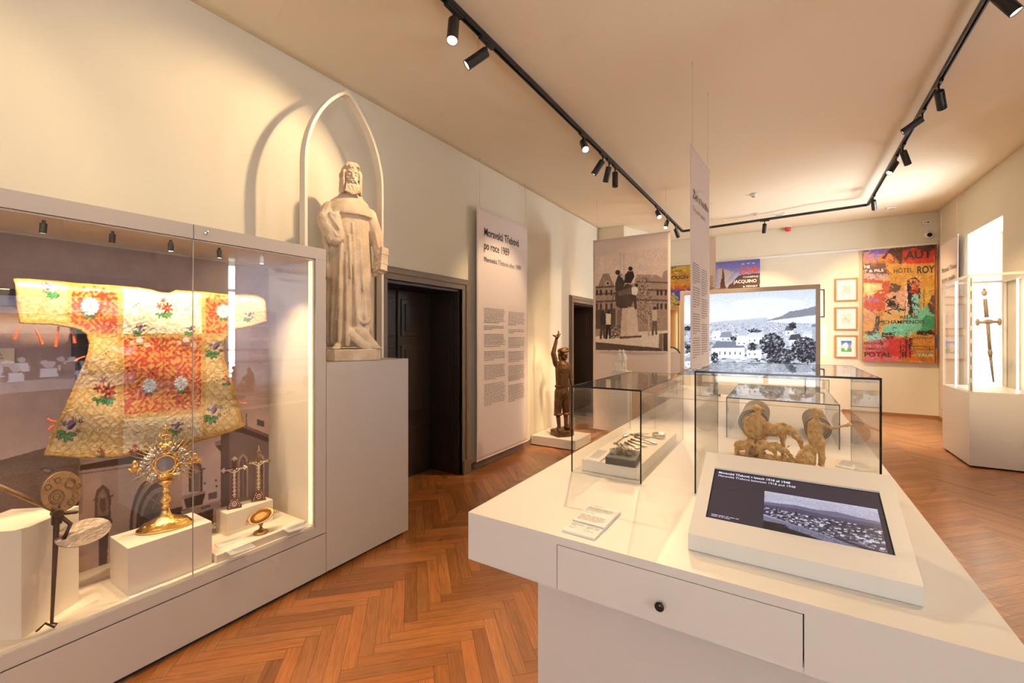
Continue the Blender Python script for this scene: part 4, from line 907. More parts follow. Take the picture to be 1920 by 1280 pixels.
# ------------------------------------------------------------------ central display table
tb = empty('display_table', (-.28, 2.8, 0), 'large white display table with drawer, carrying the vitrines and the slanted screen', 'table')
TX0, TX1, TY0, TY1, TZ0, TZ1 = -.984, .432, 1.27, 4.72, .727, .90
sl = MB()   # slab with a drawer opening in its front
DX0, DX1 = -.62, .043
sl.box(TX0, TX1, TY0+.3, TY1, TZ0, TZ1).box(TX0, DX0-.0022, TY0, TY0+.3, TZ0, TZ1).box(DX1+.003, TX1, TY0, TY0+.3, TZ0, TZ1).box(DX0-.0022, DX1+.003, TY0, TY0+.3, .873, TZ1)
sl.build('table_top', M_white, tb)
MB().box(DX0-.002, DX1+.002, TY0+.02, TY0+.3, TZ0+.002, .872).build('drawer_recess', M_gap, tb)
dr = MB().box(DX0, DX1, TY0+.0005, TY0+.018, TZ0, .8705).build('drawer', M_white, tb)
K = Matrix.Translation((-.293, TY0, .788)) @ Euler((PI/2, 0, 0)).to_matrix().to_4x4()
MB().lathe([(.004, 0), (.004, .010), (.006, .013), (.0125, .016), (.0135, .020), (.011, .024), (.004, .0255)], 28, K).build('knob', M_blackgloss, dr, smooth=True)
MB().box(-.80, .25, 1.47, 4.55, 0, TZ0).build('base', M_white, tb)
def vitrine(name, x0, x1, y0, y1, z0, z1, label, bar=.006, rails=True):
    v_ = empty(name, ((x0+x1)/2, (y0+y1)/2, z0), label, 'vitrine', 'glass vitrines on the display table'); t = .005
    for (a_, n_) in (((x0, x1, y0, y0+t, z0, z1-t), 'front_pane'), ((x0, x1, y1-t, y1, z0, z1-t), 'back_pane'), ((x0, x0+t, y0+t, y1-t, z0, z1-t), 'side_pane'), ((x1-t, x1, y0+t, y1-t, z0, z1-t), 'side_pane'), ((x0, x1, y0, y1, z1-t, z1), 'top_pane')):
        MB().box(*a_).build(n_, M_glass, v_)
    e = .0015
    b = MB(); b.box(x0-e, x1+e, y0-e, y0+e, z1-bar, z1+e); b.box(x0-e, x0+bar*.8, y0-e, y0+e, z0, z1-bar); b.box(x1-bar*.8, x1+e, y0-e, y0+e, z0, z1-bar)
    b.build('black_edging', M_blackgloss, v_)
    b = MB(); 
    for x_ in (x0, x1): b.box(x_-.001, x_+.001, y0+e, y1, z1-.0035, z1+.0006); b.box(x_-.001, x_+.001, y1-.0015, y1+.0005, z0, z1-.0036)
    b.box(x0+.0015, x1-.0015, y1-.001, y1+.0005, z1-.003, z1+.0005)
    b.build('glass_edge', M_gedge, v_); return v_
vitrine('glass_vitrine', -.857, -.525, 1.912, 2.857, .9005, 1.312, 'long glass vitrine with silver cutlery on the left side of the table')
vitrine('glass_vitrine', -.305, .287, 1.914, 2.66, .9005, 1.406, 'tall wide glass vitrine behind the screen with ochre figures')
vitrine('glass_vitrine', -.302, .280, 3.085, 4.02, .9005, 1.157, 'low glass vitrine at the far end of the table with round drums', bar=.004)
# slanted screen kiosk
kx0, kx1, ky0, ky1 = -.243, .289, 1.402, 1.775
ks = empty('screen_kiosk', (.02, 1.59, .9005), 'white wedge-shaped console with a slanted black display screen on the table', 'screen')
zf, zb = .949, 1.1135; sl_ = (zb-zf)/(ky1-ky0); zat = lambda y: zf+(y-ky0)*sl_
sx0, sx1, sy0, sy1 = -.204, .250, 1.476, 1.700
b = MB(); b.box(kx0, kx1, ky0, ky1, .901, .94)
def slab4(xa, xb, ya, yb): # sloping top piece down to z .94
    b.add([(xa, ya, .94), (xb, ya, .94), (xb, yb, .94), (xa, yb, .94), (xa, ya, zat(ya)), (xb, ya, zat(ya)), (xb, yb, zat(yb)), (xa, yb, zat(yb))], [(0, 3, 2, 1), (4, 5, 6, 7), (0, 1, 5, 4), (1, 2, 6, 5), (2, 3, 7, 6), (3, 0, 4, 7)])
slab4(kx0, kx1, ky0, sy0); slab4(kx0, kx1, sy1, ky1); slab4(kx0, sx0, sy0, sy1); slab4(sx1, kx1, sy0, sy1)
b.build('housing', M_white, ks)
nrm = Vector((0, -sl_, 1)).normalized(); kp = lambda x, y, d: Vector((x, y, zat(y)))+nrm*d
def kquad(x0, x1, y0, y1, d): return MB().quad(kp(x0, y0, d), kp(x1, y0, d), kp(x1, y1, d), kp(x0, y1, d))
sc_ = kquad(sx0, sx1, sy0, sy1, -.006).build('screen', M_screen, ks)
b = MB(); 
for (xa, xb, ya, yb) in ((sx0, sx0+.003, sy0, sy1), (sx1-.003, sx1, sy0, sy1), (sx0, sx1, sy0, sy0+.003), (sx0, sx1, sy1-.004, sy1)): b.quad(kp(xa, ya, -.005), kp(xb, ya, -.005), kp(xb, yb, -.005), kp(xa, yb, -.005))
b.build('bezel', M_blackgloss, ks)
yd_ = Vector((0, 1, sl_)).normalized()
lettering('Moravská Třebová v letech 1918 až 1948', kp(-.190, 1.679, -.0052), (1, 0, 0), yd_, .0145, M_whiteink, sc_, width=.212, bold=.02)
lettering('Moravská Třebová between 1918 and 1948', kp(-.190, 1.664, -.0052), (1, 0, 0), yd_, .0145, M_whiteink, sc_, width=.226)
small_print(kp(-.190, 1.496, -.0052), (1, 0, 0), yd_, .085, 2, .006, M_whiteink, sc_, th=.3)
c = Canvas(0, 0, 200, 112, 2.2, (200, 198, 225)); c.grad(0, 42, (214, 212, 236), (186, 184, 214)); c.ell(140, 14, 60, 9, (202, 200, 226), .7); c.ell(50, 26, 50, 6, (220, 218, 240), .6)
rp = random.Random(8)
c.poly([(0, 34), (30, 31), (60, 28), (95, 31), (130, 27), (165, 32), (200, 34), (200, 60), (0, 60)], (120, 116, 150)); c.poly([(0, 42), (60, 38), (120, 42), (200, 41), (200, 70), (0, 70)], (86, 82, 112)); c.poly([(0, 50), (200, 50), (200, 104), (120, 98), (60, 84), (0, 70)], (60, 56, 80))
for k in range(520):
    x_ = rp.uniform(0, 200); y_ = 50+rp.random()**1.2*(18+x_*.22); g = rp.choice((30, 60, 105, 150, 215, 235)); s_ = .8+.02*y_; c.poly([(x_, y_), (x_+s_*2.4, y_), (x_+s_*2.4, y_+s_*1.3), (x_, y_+s_*1.5)], (g, g-3, min(255, g+22)))
c.poly([(0, 74), (60, 84), (120, 100), (190, 112), (0, 112)], (134, 130, 160)); c.poly([(0, 88), (40, 88), (46, 96), (75, 102), (110, 112), (0, 112)], (26, 23, 34)); c.poly([(96, 92), (140, 98), (200, 108), (200, 112), (170, 112)], (44, 40, 56)); c.line([(95, 88), (150, 97), (200, 106)], 2, (90, 86, 110))
for k in range(110): x_ = rp.uniform(30, 160); c.ell(x_, 85+x_*.10+rp.uniform(0, 10), 1.1, .8, (80, 76, 104))
for x_, h_ in ((24, 18), (58, 10), (60, 12)): c.poly([(x_-2, 58), (x_, 56-h_), (x_+2, 58)], (40, 36, 56))
c.noise(.25, 2, seed=3)
ix0, ix1, iy0, iy1 = -.048, .236, 1.4785, 1.631
P0 = kp(ix0, iy0, -.0052); U_ = kp(ix1, iy0, -.0052)-P0; V_ = kp(ix0, iy1, -.0052)-P0
print_mesh('town_picture', P0, U_, V_, 220, 120, lambda P, i, j: c.sample(i*200, (1-j)*112), M_tv, sc_)
# stacks of leaflets on the table
def stack(P, z, n, label, lines, cat='leaflet'):
    cx_ = sum(p[0] for p in P)/4; cy_ = sum(p[1] for p in P)/4
    r = empty('leaflet_stack', (cx_, cy_, z), label, cat, 'leaflet stacks on the table front')
    for k in range(n):
        o = MB().prism([(p[0]+rp.uniform(-.0006, .0006), p[1]+rp.uniform(-.0006, .0006)) for p in P], z+k*.0022, z+k*.0022+.0018).build('leaflet', M_paper, r)
    A, B, C_, D_ = [Vector((*p, z+n*.0022)) for p in P]; xd = B-A; yd = D_-A
    return r, A, xd, yd
zt = TZ1+.0005
P = [atz(u, q, .909) for u, q in ((1054, 991), (1115, 1008), (1131, 991), (1073, 975))]; P = [(p.x, p.y) for p in P]
r, A, xd, yd = stack(P, zt, 3, 'small stack of white caption leaflets in front of the larger leaflet stack', 0)
small_print(A+yd*.86+xd*.06, xd, yd, xd.length*.40, 5, .0085, M_greyink, r, th=.3, seed=2, gaps=(3,)); small_print(A+yd*.84+xd*.54, xd, yd, xd.length*.38, 5, .0085, M_greyink, r, th=.3, seed=5, gaps=(3,))
P = [atz(u, q, .911) for u, q in ((1074, 973), (1133, 989), (1164, 957), (1107, 944))]; P = [(p.x, p.y) for p in P]
r, A, xd, yd = stack(P, zt, 5, 'larger stack of white printed leaflets towards the vitrines', 0)
small_print(A+yd*.92+xd*.05, xd, yd, xd.length*.86, 17, .0082, M_greyink, r, th=.3, seed=7, gaps=(1, 7, 9, 10))
# contents of the left vitrine
ri = block('vitrine_riser', rect(-.822, -.552, 1.955, 2.80), .901, .955, 'low white riser filling the long cutlery vitrine', cat='riser')
zr = .9555
card('caption_card', [(1100, 860), (1124, 865), (1148, 846), (1123, 841)], zr, .005, 'white printed caption card beside the dark grey block in the cutlery vitrine', lines=6)
P = [atz(u, q, zr+.035) for u, q in ((1135, 855), (1191, 863), (1203, 845), (1150, 838))]
gb = block('dark_block', [(p.x, p.y) for p in P], zr, zr+.033, 'dark grey block holding glass cubes in the cutlery vitrine', M_gblock, 'block')
bx_, by_ = gb.location.x, gb.location.y
for k, (dx, dy, s_, an) in enumerate(((-.045, -.030, .018, .2), (-.018, -.020, .019, .5), (.004, .004, .026, .1), (.028, -.022, .017, .7), (.045, .01, .016, .3), (-.028, .016, .018, .9), (.020, .034, .015, .4))):
    wh = ('far left on', 'left front of', 'tallest at the centre of', 'front right of', 'far right on', 'left rear of', 'rear right of')[k]
    z0_ = zr+.0335; s_ *= 1.3
    g_ = MB().box(-s_/2, s_/2, -s_/2, s_/2, 0, s_*(1.25 if k == 2 else 1)).build('glass_cube', M_crys, bevel=.0015); g_.location = (bx_+dx, by_+dy, z0_); g_.rotation_euler = (0, 0, an)
    tag(g_, 'small clear glass cube %s the dark grey block' % wh, 'glass cube', 'glass cubes on the dark block')
def cutlery(kind, p, q, label):
    p = Vector((*p, 0)); q = Vector((*q, 0)); d = q-p; L = d.length; az = math.atan2(d.y, d.x)
    r = empty(kind, (p.x, p.y, zr), label, kind.replace('dinner_', ''), 'silver cutlery fanned in the left vitrine', az)
    MB().tube([(0, 0, .004), (L*.25, 0, .004), (L*.55, 0, .0035), (L*.68, 0, .0045)], [.0062, .0042, .0026, .0026], 8).build('handle', M_silver, r, local=True, smooth=True)
    b = MB()
    if kind == 'dinner_spoon': b.ell((L*.84, 0, .0055), (L*.17, .0145, .0045)); nm = 'bowl'
    elif kind == 'dinner_fork':
        b.ell((L*.76, 0, .005), (L*.09, .0095, .0025)); nm = 'tines'
        for k in range(4): b.tube([(L*.80, -.0065+.0043*k, .005), (L, -.006+.004*k, .007)], [.0013, .0008], 6)
    else: b.prism([(L*.58, -.003), (L*.9, -.008), (L, .002), (L*.58, .005)], .002, .004); nm = 'blade'
    b.build(nm, M_silver, r, local=True, smooth=kind != 'dinner_knife')
kinds = ['dinner_spoon', 'dinner_knife', 'dinner_knife', 'dinner_fork', 'dinner_fork', 'dinner_fork', 'dinner_spoon', 'dinner_spoon', 'dinner_knife', 'dinner_knife', 'dinner_spoon']
ends = [((1152, 831), (1178, 813)), ((1157, 831), (1171, 846)), ((1164, 832), (1178, 845)), ((1172, 829), (1195, 840)), ((1178, 826), (1206, 836)), ((1183, 823), (1216, 831)), ((1190, 818), (1232, 832)), ((1194, 815), (1246, 822)), ((1186, 815), (1216, 812)), ((1182, 814), (1205, 810)), ((1200, 822), (1240, 816))]
for k, (a_, b_) in enumerate(ends):
    pa, pb = atz(*a_, zr+.004), atz(*b_, zr+.004); L_ = (pb-pa).length
    if kinds[k] != 'dinner_knife' and L_ < .15: pb = pa+(pb-pa)*(.16/L_)
    pb.x = min(pb.x, -.565)
    pa.x = max(pa.x, -.80)
    cutlery(kinds[k], (pa.x, pa.y), (pb.x, pb.y), 'silver %s in the cutlery fan, %s' % (kinds[k].replace('dinner_', ''), ('lying apart, leftmost', 'left front of the fan', 'second from the left front', 'fork nearest the dark block', 'middle fork', 'fork just before the large spoons', 'large spoon in the middle right', 'large spoon furthest right', 'at the far back', 'second from the far back', 'smaller one behind the large spoons')[k]))
cup = MB().lathe([(.030, 0), (.034, .006), (.040, .02), (.038, .022), (.031, .008), (.006, .004)], 30, Matrix.Translation((-.615, 2.62, zr))).build('silver_bowl', M_silver, None, smooth=True); tag(cup, 'small silver bowl behind the spoons in the cutlery vitrine', 'bowl')
# ochre figures in the tall vitrine
block('vitrine_riser', rect(-.24, .27, 2.16, 2.62), .901, .95, 'low white riser under the ochre figures', cat='riser')
zg = .9505
grp = empty('horse_group_sculpture', (-.06, 2.47, zg), 'rough ochre sculpture of a capped man standing among horses and cattle', 'sculpture')
def sp(name, b, vox=.0034, m=M_ochre, par=grp, sm=0, dis=.016): return remesh(b.build(name, m, par, local=True), vox, sm, dis, .02)
MB().prism([(-.14, -.07), (.02, -.095), (.19, -.05), (.17, .04), (-.05, .07), (-.15, .03)], 0, .006).build('ground_slab', M_ochre, grp, local=True)
b = MB()
b.cap((-.068, .0, .012), (-.062, 0, .10), .017, .026); b.cap((-.036, -.006, .012), (-.044, 0, .10), .017, .026); b.cap((-.054, 0, .09), (-.052, 0, .185), .034, .032, 14); b.cap((-.085, 0, .178), (-.022, -.004, .180), .018, .018)
b.cap((-.052, 0, .19), (-.044, -.004, .214), .013, .011); b.ell((-.040, -.008, .228), (.017, .015, .019)); b.ell((-.042, -.010, .246), (.023, .019, .0075), (0, .18, 0)); b.cap((-.030, -.012, .243), (-.006, -.016, .238), .006, .0035, 8); b.ell((-.046, -.004, .253), (.016, .014, .006)); b.cap((-.024, -.013, .229), (-.017, -.014, .223), .004, .003)
b.prism([(-.095, .02), (-.060, -.01), (-.020, .03), (-.030, .11), (-.080, .11)], -.035, -.018, 'y', Matrix.Translation((0, 0, .012)))
b.cap((-.085, -.006, .175), (-.094, -.024, .12), .014, .012); b.cap((-.094, -.024, .12), (-.060, -.040, .105), .012, .009); b.cap((-.022, -.002, .178), (.012, -.020, .150), .014, .010); b.cap((.012, -.020, .150), (.034, -.016, .165), .009, .006)
sp('standing_man', b)
b = MB(); b.ell((-.004, .030, .135), (.040, .032, .036)); b.ell((.052, .030, .138), (.034, .030, .032)); b.cap((.0, .03, .135), (.05, .03, .135), .031, .029, 14)
b.tube([(.062, .028, .142), (.086, .022, .146), (.110, .014, .134), (.127, .008, .112)], [.030, .022, .018, .013], 12); b.cap((.126, .008, .116), (.142, .0, .076), .014, .0085, 12); b.ell((.143, -.001, .070), (.010, .0095, .011)); b.ell((.133, .004, .098), (.012, .011, .015))
for dy in (-.007, .011): b.cap((.118, .008+dy, .126), (.120, .007+dy*1.2, .144), .004, .002, 6)
for k in range(7): b.ell((.064+.008*k, .022-.002*k, .170-.0040*k-(.004 if k > 4 else 0)), (.008, .005, .010), (0, .5, 0), 8, 6)
for (x_, y_, q) in ((-.026, .012, -1), (-.022, .050, 1), (.060, .012, 1), (.068, .048, -1)): b.cap((x_, y_, .12), (x_+.006*q, y_, .062), .015, .008, 10); b.cap((x_+.006*q, y_, .062), (x_+.002*q, y_, .014), .0065, .006, 8); b.ell((x_+.004, y_, .012), (.009, .007, .006))
b.tube([(-.040, .03, .150), (-.056, .034, .120), (-.054, .034, .075)], [.008, .009, .004], 8)
sp('horse', b)
b = MB(); b.ell((-.018, -.052, .074), (.030, .023, .025)); b.ell((.022, -.056, .070), (.028, .022, .023)); b.ell((.034, -.056, .090), (.012, .012, .008)); b.cap((.040, -.058, .072), (.074, -.062, .058), .018, .013); b.cap((.076, -.062, .058), (.100, -.064, .034), .0125, .008); b.ell((.102, -.064, .030), (.008, .008, .007))
for sg in (-1, 1): b.tube([(.076, -.062+sg*.009, .066), (.080, -.062+sg*.020, .072), (.090, -.062+sg*.022, .082)], [.0035, .003, .0012], 6); b.ell((.070, -.062+sg*.014, .062), (.004, .008, .003))
for (x_, y_) in ((-.034, -.064), (-.030, -.040), (.028, -.070), (.034, -.044)): b.cap((x_, y_, .060), (x_+.004, y_, .034), .011, .006, 8); b.cap((x_+.004, y_, .034), (x_+.001, y_, .010), .0055, .0055, 8)
sp('ox', b)
b = MB(); b.ell((-.118, -.030, .052), (.030, .024, .026)); b.ell((-.090, -.036, .060), (.024, .022, .024)); b.cap((-.085, -.040, .066), (-.066, -.054, .082), .013, .010); b.cap((-.066, -.054, .082), (-.054, -.062, .066), .009, .006)
for (x_, y_) in ((-.134, -.040), (-.130, -.016), (-.088, -.050), (-.084, -.028)): b.cap((x_, y_, .042), (x_+.002, y_, .010), .009, .006, 8)
sp('calf', b)
b = MB(); b.cap((.062, -.074, .016), (.104, -.078, .017), .010, .011); b.ell((.118, -.080, .018), (.010, .008, .008)); b.cap((.066, -.07, .02), (.050, -.076, .010), .006, .004); sp('lying_calf', b)
bo = empty('pointing_boy_figure', (.137, 2.42, zg), 'slim ochre figure of a capped boy stretching one arm to the right', 'sculpture')
b = MB()
for x_ in (-.016, .016): b.cap((x_, 0, .012), (x_*1.0, 0, .075), .012, .014); b.cap((x_, 0, .07), (x_*.9, 0, .125), .015, .017); b.cap((x_, 0, .008), (x_+.004, -.018, .006), .010, .007)
b.cap((0, 0, .12), (-.004, 0, .165), .026, .024, 14); b.cap((-.004, 0, .165), (-.004, 0, .200), .026, .022, 14); b.cap((-.006, 0, .205), (-.004, 0, .228), .010, .009)
b.ell((0, -.004, .247), (.018, .017, .022)); b.cap((.010, -.005, .240), (.022, -.008, .236), .008, .005); b.ell((-.004, 0, .262), (.021, .018, .009)); b.cap((.005, -.004, .258), (.026, -.008, .256), .006, .003, 8)
b.cap((.018, -.004, .196), (.060, -.012, .186), .010, .008); b.cap((.060, -.012, .186), (.105, -.018, .206), .0075, .006); b.ell((.114, -.019, .211), (.011, .007, .008))
for k in range(4): b.tube([(.110, -.024+.004*k, .214-.002*k), (.121, -.024+.004*k, .213-.003*k)], [.003, .0025], 6)
b.cap((-.026, 0, .195), (-.030, .006, .150), .010, .008); b.cap((-.030, .006, .15), (-.020, -.014, .128), .008, .006); b.cap((-.02, -.016, .126), (-.012, -.02, .124), .006, .004)
sp('figure', b,   .0032, par=bo, dis=.012)
cr = empty('crouching_child_figure', (.088, 2.36, zg), 'small rounded ochre crouching figure between the horse group and the boy', 'sculpture')
b = MB(); b.ell((0, 0, .045), (.034, .032, .045)); b.ell((.006, -.002, .092), (.017, .016, .018)); b.cap((.010, -.006, .102), (.028, -.010, .098), .009, .005); b.cap((-.02, -.02, .06), (.02, -.03, .04), .010, .009); b.cap((.0, -.022, .02), (.028, -.026, .012), .012, .010)
sp('figure', b, .0036, par=cr, dis=.014)
card('caption_card', [(1566, 872), (1600, 880), (1612, 868), (1580, 861)], .9505, .004, 'white caption card to the right of the pointing boy', lines=4)
# drums in the far low vitrine
for (x_, y_, r_, ln, lb_) in ((.19, 3.30, .070, .40, 'grey-brown lying cylinder on the right in the far low vitrine'), (-.16, 3.22, .085, .5, 'larger grey-brown lying cylinder on the left in the far low vitrine')):
    d_ = empty('lying_drum', (x_, y_, .901), lb_, 'drum', 'lying drums in the far vitrine')
    zc2 = .901+r_
    MB().cyl((x_, y_, zc2), (x_, y_+ln, zc2), r_, n=48).build('barrel', M_drum, d_)
    b = MB()
    for q in (1, .82, .6): b.tube([(x_+r_*q*.98*math.cos(a), y_-.001, zc2+r_*q*.98*math.sin(a)) for a in np.linspace(0, 2*PI, 40, endpoint=False)], .0028, 6, True)
    b.build('end_ring', mat('dark_ring', (.12, .09, .07), .6) if 'dark_ring' not in MATS else MATS['dark_ring'], d_)
for k, (x_, y_) in enumerate(((-.02, 3.30), (.06, 3.42), (-.02, 3.62))):
    card_ = block('caption_card', rect(x_-.035, x_+.035, y_-.04, y_+.04), .901, .905, ('white caption card between the two drums, nearest', 'white caption card between the two drums, second', 'white caption card between the two drums, furthest')[k], M_paper, 'label', bevel=0)
# ------------------------------------------------------------------ hanging banners
def wires(b_root, pts, ztop, r=.0016):
    for (x, y, z) in pts:
        MB().tube([(x, y, z-.01), (x, y, ztop(x, y))], r, 6).build('hanging_wire', M_chrome, b_root)
        MB().cyl((x, y, ztop(x, y)-.03), (x, y, ztop(x, y)), .004, n=8).build('wire_fixing', M_chrome, b_root)
def banner(name, P, Q, z0, z1, label, wave=.006, th=.003, nx=24, nz=50, cloth=None):
    P = Vector((*P, 0)); Q = Vector((*Q, 0)); d = Q-P; L = d.length; e = d/L; n = Vector((e.y, -e.x, 0))
    r = empty(name, (*((P+Q)/2).xy, z0), label, 'banner'); vs = []; fs = []
    for j in range(nz+1):
        for i in range(nx+1):
            s_ = i/nx; z = z0+(z1-z0)*j/nz; k = wave*math.sin(s_*5+j*.12)*min(1, (nz-j)/10); vs.append(P+e*L*s_+n*k+Vector((0, 0, z)))
    for j in range(nz):
        for i in range(nx): k = j*(nx+1)+i; fs.append((k, k+1, k+nx+2, k+nx+1))
    o = MB().add(vs, fs).build('fabric', cloth or M_cloth, r, smooth=True); so = o.modifiers.new('solid', 'SOLIDIFY'); so.thickness = th; so.offset = 0
    MB().cyl(P+Vector((0, 0, z1-.012)), Q+Vector((0, 0, z1-.012)), .009, n=12).build('top_rod', M_cloth, r)
    MB().cyl(P+Vector((0, 0, z0+.012)), Q+Vector((0, 0, z0+.012)), .010, n=12).build('bottom_rod', M_cloth, r)
    wires(r, [(*(P+e*.06).xy, z1), (*(Q-e*.06).xy, z1)], lambda x, y: zc(x, y)); return r, P, Q, e, n
# left banner, on the wall between the doors
r, P, Q, e, n = banner('text_banner', (-2.97, 3.99), (-2.97, 5.15), .10, 3.045, 'tall pinkish text banner about the years after 1989 hanging by the left wall', wave=.0015)
fx = Vector((.010, 0, 0)); U3 = Vector((0, 0, 1))
lettering('Moravská Třebová', Vector((-2.9655, 4.125, 2.735)), e, U3, .135, M_ink, r, width=.79, bold=.015)
lettering('po roce 1989', Vector((-2.9655, 4.125, 2.575)), e, U3, .135, M_ink, r, width=.55, bold=.015)
lettering('Moravská Třebová after 1989', Vector((-2.9655, 4.125, 2.43)), e, U3, .085, M_ink, r, width=.84)
small_print(Vector((-2.9655, 4.13, 1.875)), e, U3, .46, 57, .0205, M_greyink, r, th=.34, seed=11, gaps=(9, 13, 14, 23, 24, 31, 32, 42, 43)); small_print(Vector((-2.9655, 4.66, 1.855)), e, U3, .42, 57, .0205, M_greyink, r, th=.34, seed=12, gaps=(9, 10, 14, 15, 23, 24, 32, 33, 44, 45))
# banner seen edge-on above the table
r, P, Q, e, n = banner('text_banner', (-.595, 3.53), (-.548, 4.19), 1.29, 3.03, 'narrow text banner seen almost edge-on hanging over the table', wave=.0015)
# writing on the side turned to the viewer's right (+x)
pp = lambda s_, z: P+e*s_+Vector((0, 0, z))+Vector((.0045, 0, 0))
lettering('Žid a hudba', pp(.06, 2.63), e, U3, .085, M_ink, r, width=.54); lettering('The Jewish gentry', pp(.06, 2.53), e, U3, .055, M_greyink, r, width=.42)
small_print(pp(.06, 2.12), e, U3, .24, 40, .019, M_greyink, r, th=.36, seed=13, gaps=(9, 19, 20, 30)); small_print(pp(.35, 2.10), e, U3, .22, 38, .019, M_greyink, r, th=.36, seed=14, gaps=(12, 22, 23))
# banner with the monument photograph
c = Canvas(1108, 440, 1262, 662, 3, (198, 158, 142))
fy_ = lambda a: [(1100+x/4.267, 400+y/4.267) for x, y in a]
c.poly(fy_([(70, 584), (90, 582), (130, 482), (178, 482), (222, 575), (380, 560), (400, 488), (560, 492), (600, 515), (616, 465), (648, 455), (648, 1100), (70, 1090)]), (150, 112, 96))
c.poly(fy_([(90, 582), (130, 482), (178, 482), (215, 575)]), (132, 98, 84)); c.ell(1139, 531, 5, 4.5, (170, 134, 118)); c.ell(1139.5, 531, 2.5, 2.5, (60, 42, 36))
for (a_, col_) in (([(72, 584), (220, 576), (220, 592), (72, 600)], (84, 60, 50)), ([(72, 640), (230, 632), (230, 645), (72, 655)], (92, 66, 56)), ([(72, 700), (230, 690), (230, 705), (72, 716)], (88, 62, 52)), ([(72, 770), (230, 760), (230, 920), (72, 925)], (84, 60, 50)), ([(400, 540), (648, 548), (648, 560), (400, 552)], (96, 68, 58)), ([(400, 600), (648, 608), (648, 625), (400, 618)], (100, 72, 62)), ([(400, 680), (648, 690), (648, 705), (400, 696)], (96, 70, 58))): c.poly(fy_(a_), col_)
for x_ in (75, 105, 150, 190, 560, 590, 625): c.poly(fy_([(x_, 612), (x_+16, 611), (x_+16, 655), (x_, 656)]), (58, 40, 34))
for x_ in (75, 105, 150, 190, 560, 590, 625): c.poly(fy_([(x_, 720), (x_+16, 719), (x_+16, 765), (x_, 766)]), (64, 46, 38))
for x_ in (400, 440, 480, 520): c.ell(1100+x_/4.267, 400+505/4.267, 3, 1.5, (172, 138, 122))
rt = random.Random(2)
for k in range(900):
    t = rt.random(); y_ = 500+400*t; w2 = (20+105*t); x_ = 465+rt.uniform(-w2, w2); g = rt.choice((44, 60, 80, 120, 165, 190)); c.ell(1100+x_/4.267, 400+y_/4.267, .9, .55, (g+12, int(g*.82), int(g*.72)))
c.poly(fy_([(70, 985), (250, 960), (440, 945), (648, 935), (648, 1100), (70, 1092)]), (206, 170, 150)); c.poly(fy_([(72, 1028), (380, 1058), (606, 1078), (606, 1102), (72, 1092)]), (86, 60, 50)); c.poly(fy_([(580, 960), (610, 960), (610, 1100), (575, 1070)]), (120, 88, 74)); c.poly(fy_([(612, 960), (648, 955), (648, 1102), (612, 1100)]), (72, 50, 42))
c.poly(fy_([(282, 765), (300, 752), (400, 748), (416, 975), (318, 990), (268, 980)]), (186, 146, 126)); c.poly(fy_([(330, 752), (400, 748), (416, 975), (320, 990)]), (196, 158, 138)); c.poly(fy_([(255, 985), (440, 975), (440, 990), (270, 1004)]), (90, 62, 52)); c.poly(fy_([(246, 770), (284, 760), (268, 985), (240, 975)]), (120, 88, 76))
c.poly(fy_([(225, 640), (260, 580), (330, 560), (385, 590), (380, 650), (340, 690), (330, 755), (270, 760), (235, 740)]), (74, 52, 46)); c.poly(fy_([(250, 625), (355, 590), (372, 640), (260, 658)]), (104, 76, 66)); c.ell(1168, 534, 4, 3, (160, 122, 106))
c.poly(fy_([(228, 560), (250, 495), (285, 480), (310, 540), (290, 600), (230, 620)]), (66, 46, 42)); c.ell(1100+250/4.267, 400+472/4.267, 5, 4.5, (54, 38, 34)); c.poly(fy_([(270, 500), (290, 482), (310, 500), (300, 540)]), (196, 160, 142)); c.line(fy_([(278, 508), (300, 530)]), 1, (60, 42, 38)); c.line(fy_([(284, 496), (305, 518)]), 1, (60, 42, 38))
c.poly(fy_([(305, 495), (330, 462), (370, 462), (384, 500), (352, 560), (305, 555)]), (48, 34, 32)); c.ell(1100+350/4.267, 400+442/4.267, 4, 4.2, (44, 30, 28))
c.poly(fy_([(360, 590), (395, 580), (414, 610), (398, 655), (360, 645)]), (214, 182, 164)); c.ell(1100+398/4.267, 400+574/4.267, 3.4, 3.2, (50, 34, 30)); c.poly(fy_([(335, 655), (398, 655), (400, 765), (385, 768), (375, 700), (352, 750), (330, 740)]), (72, 52, 46))
for (x0_, y0_, cl, lg) in ((130, 800, (60, 42, 38), (74, 54, 48)), (175, 800, (206, 172, 154), (40, 28, 26)), (545, 770, (184, 150, 132), (96, 70, 62))):
    c.ell(1100+x0_/4.267, 400+(y0_-12)/4.267, 3, 3.2, (56, 40, 36)); c.poly(fy_([(x0_-22, y0_+2), (x0_+18, y0_+2), (x0_+18, y0_+90), (x0_-20, y0_+90)]), cl); c.poly(fy_([(x0_-20, y0_+88), (x0_+18, y0_+88), (x0_+20, y0_+200), (x0_+4, y0_+200), (x0_, y0_+120), (x0_-10, y0_+205), (x0_-26, y0_+205)]), lg)
c.line(fy_([(268, 500), (268, 280)]), .6, (150, 112, 100)); c.line(fy_([(300, 500), (297, 275)]), .6, (140, 104, 92)); c.line(fy_([(140, 790), (140, 520)]), .8, (170, 132, 118)); c.line(fy_([(185, 790), (222, 630)]), 1.2, (60, 42, 38)); c.line(fy_([(498, 830), (496, 975)]), 3, (170, 134, 116))
for k in range(60): x_ = rt.uniform(195, 265); c.ell(1100+x_/4.267, 400+rt.uniform(880, 1000)/4.267, 2.2, 1.6, rt.choice(((110, 82, 70), (150, 118, 102), (80, 58, 50))))
c.noise(.22, 1.1, seed=6); c.noise(.10, 8, seed=16)
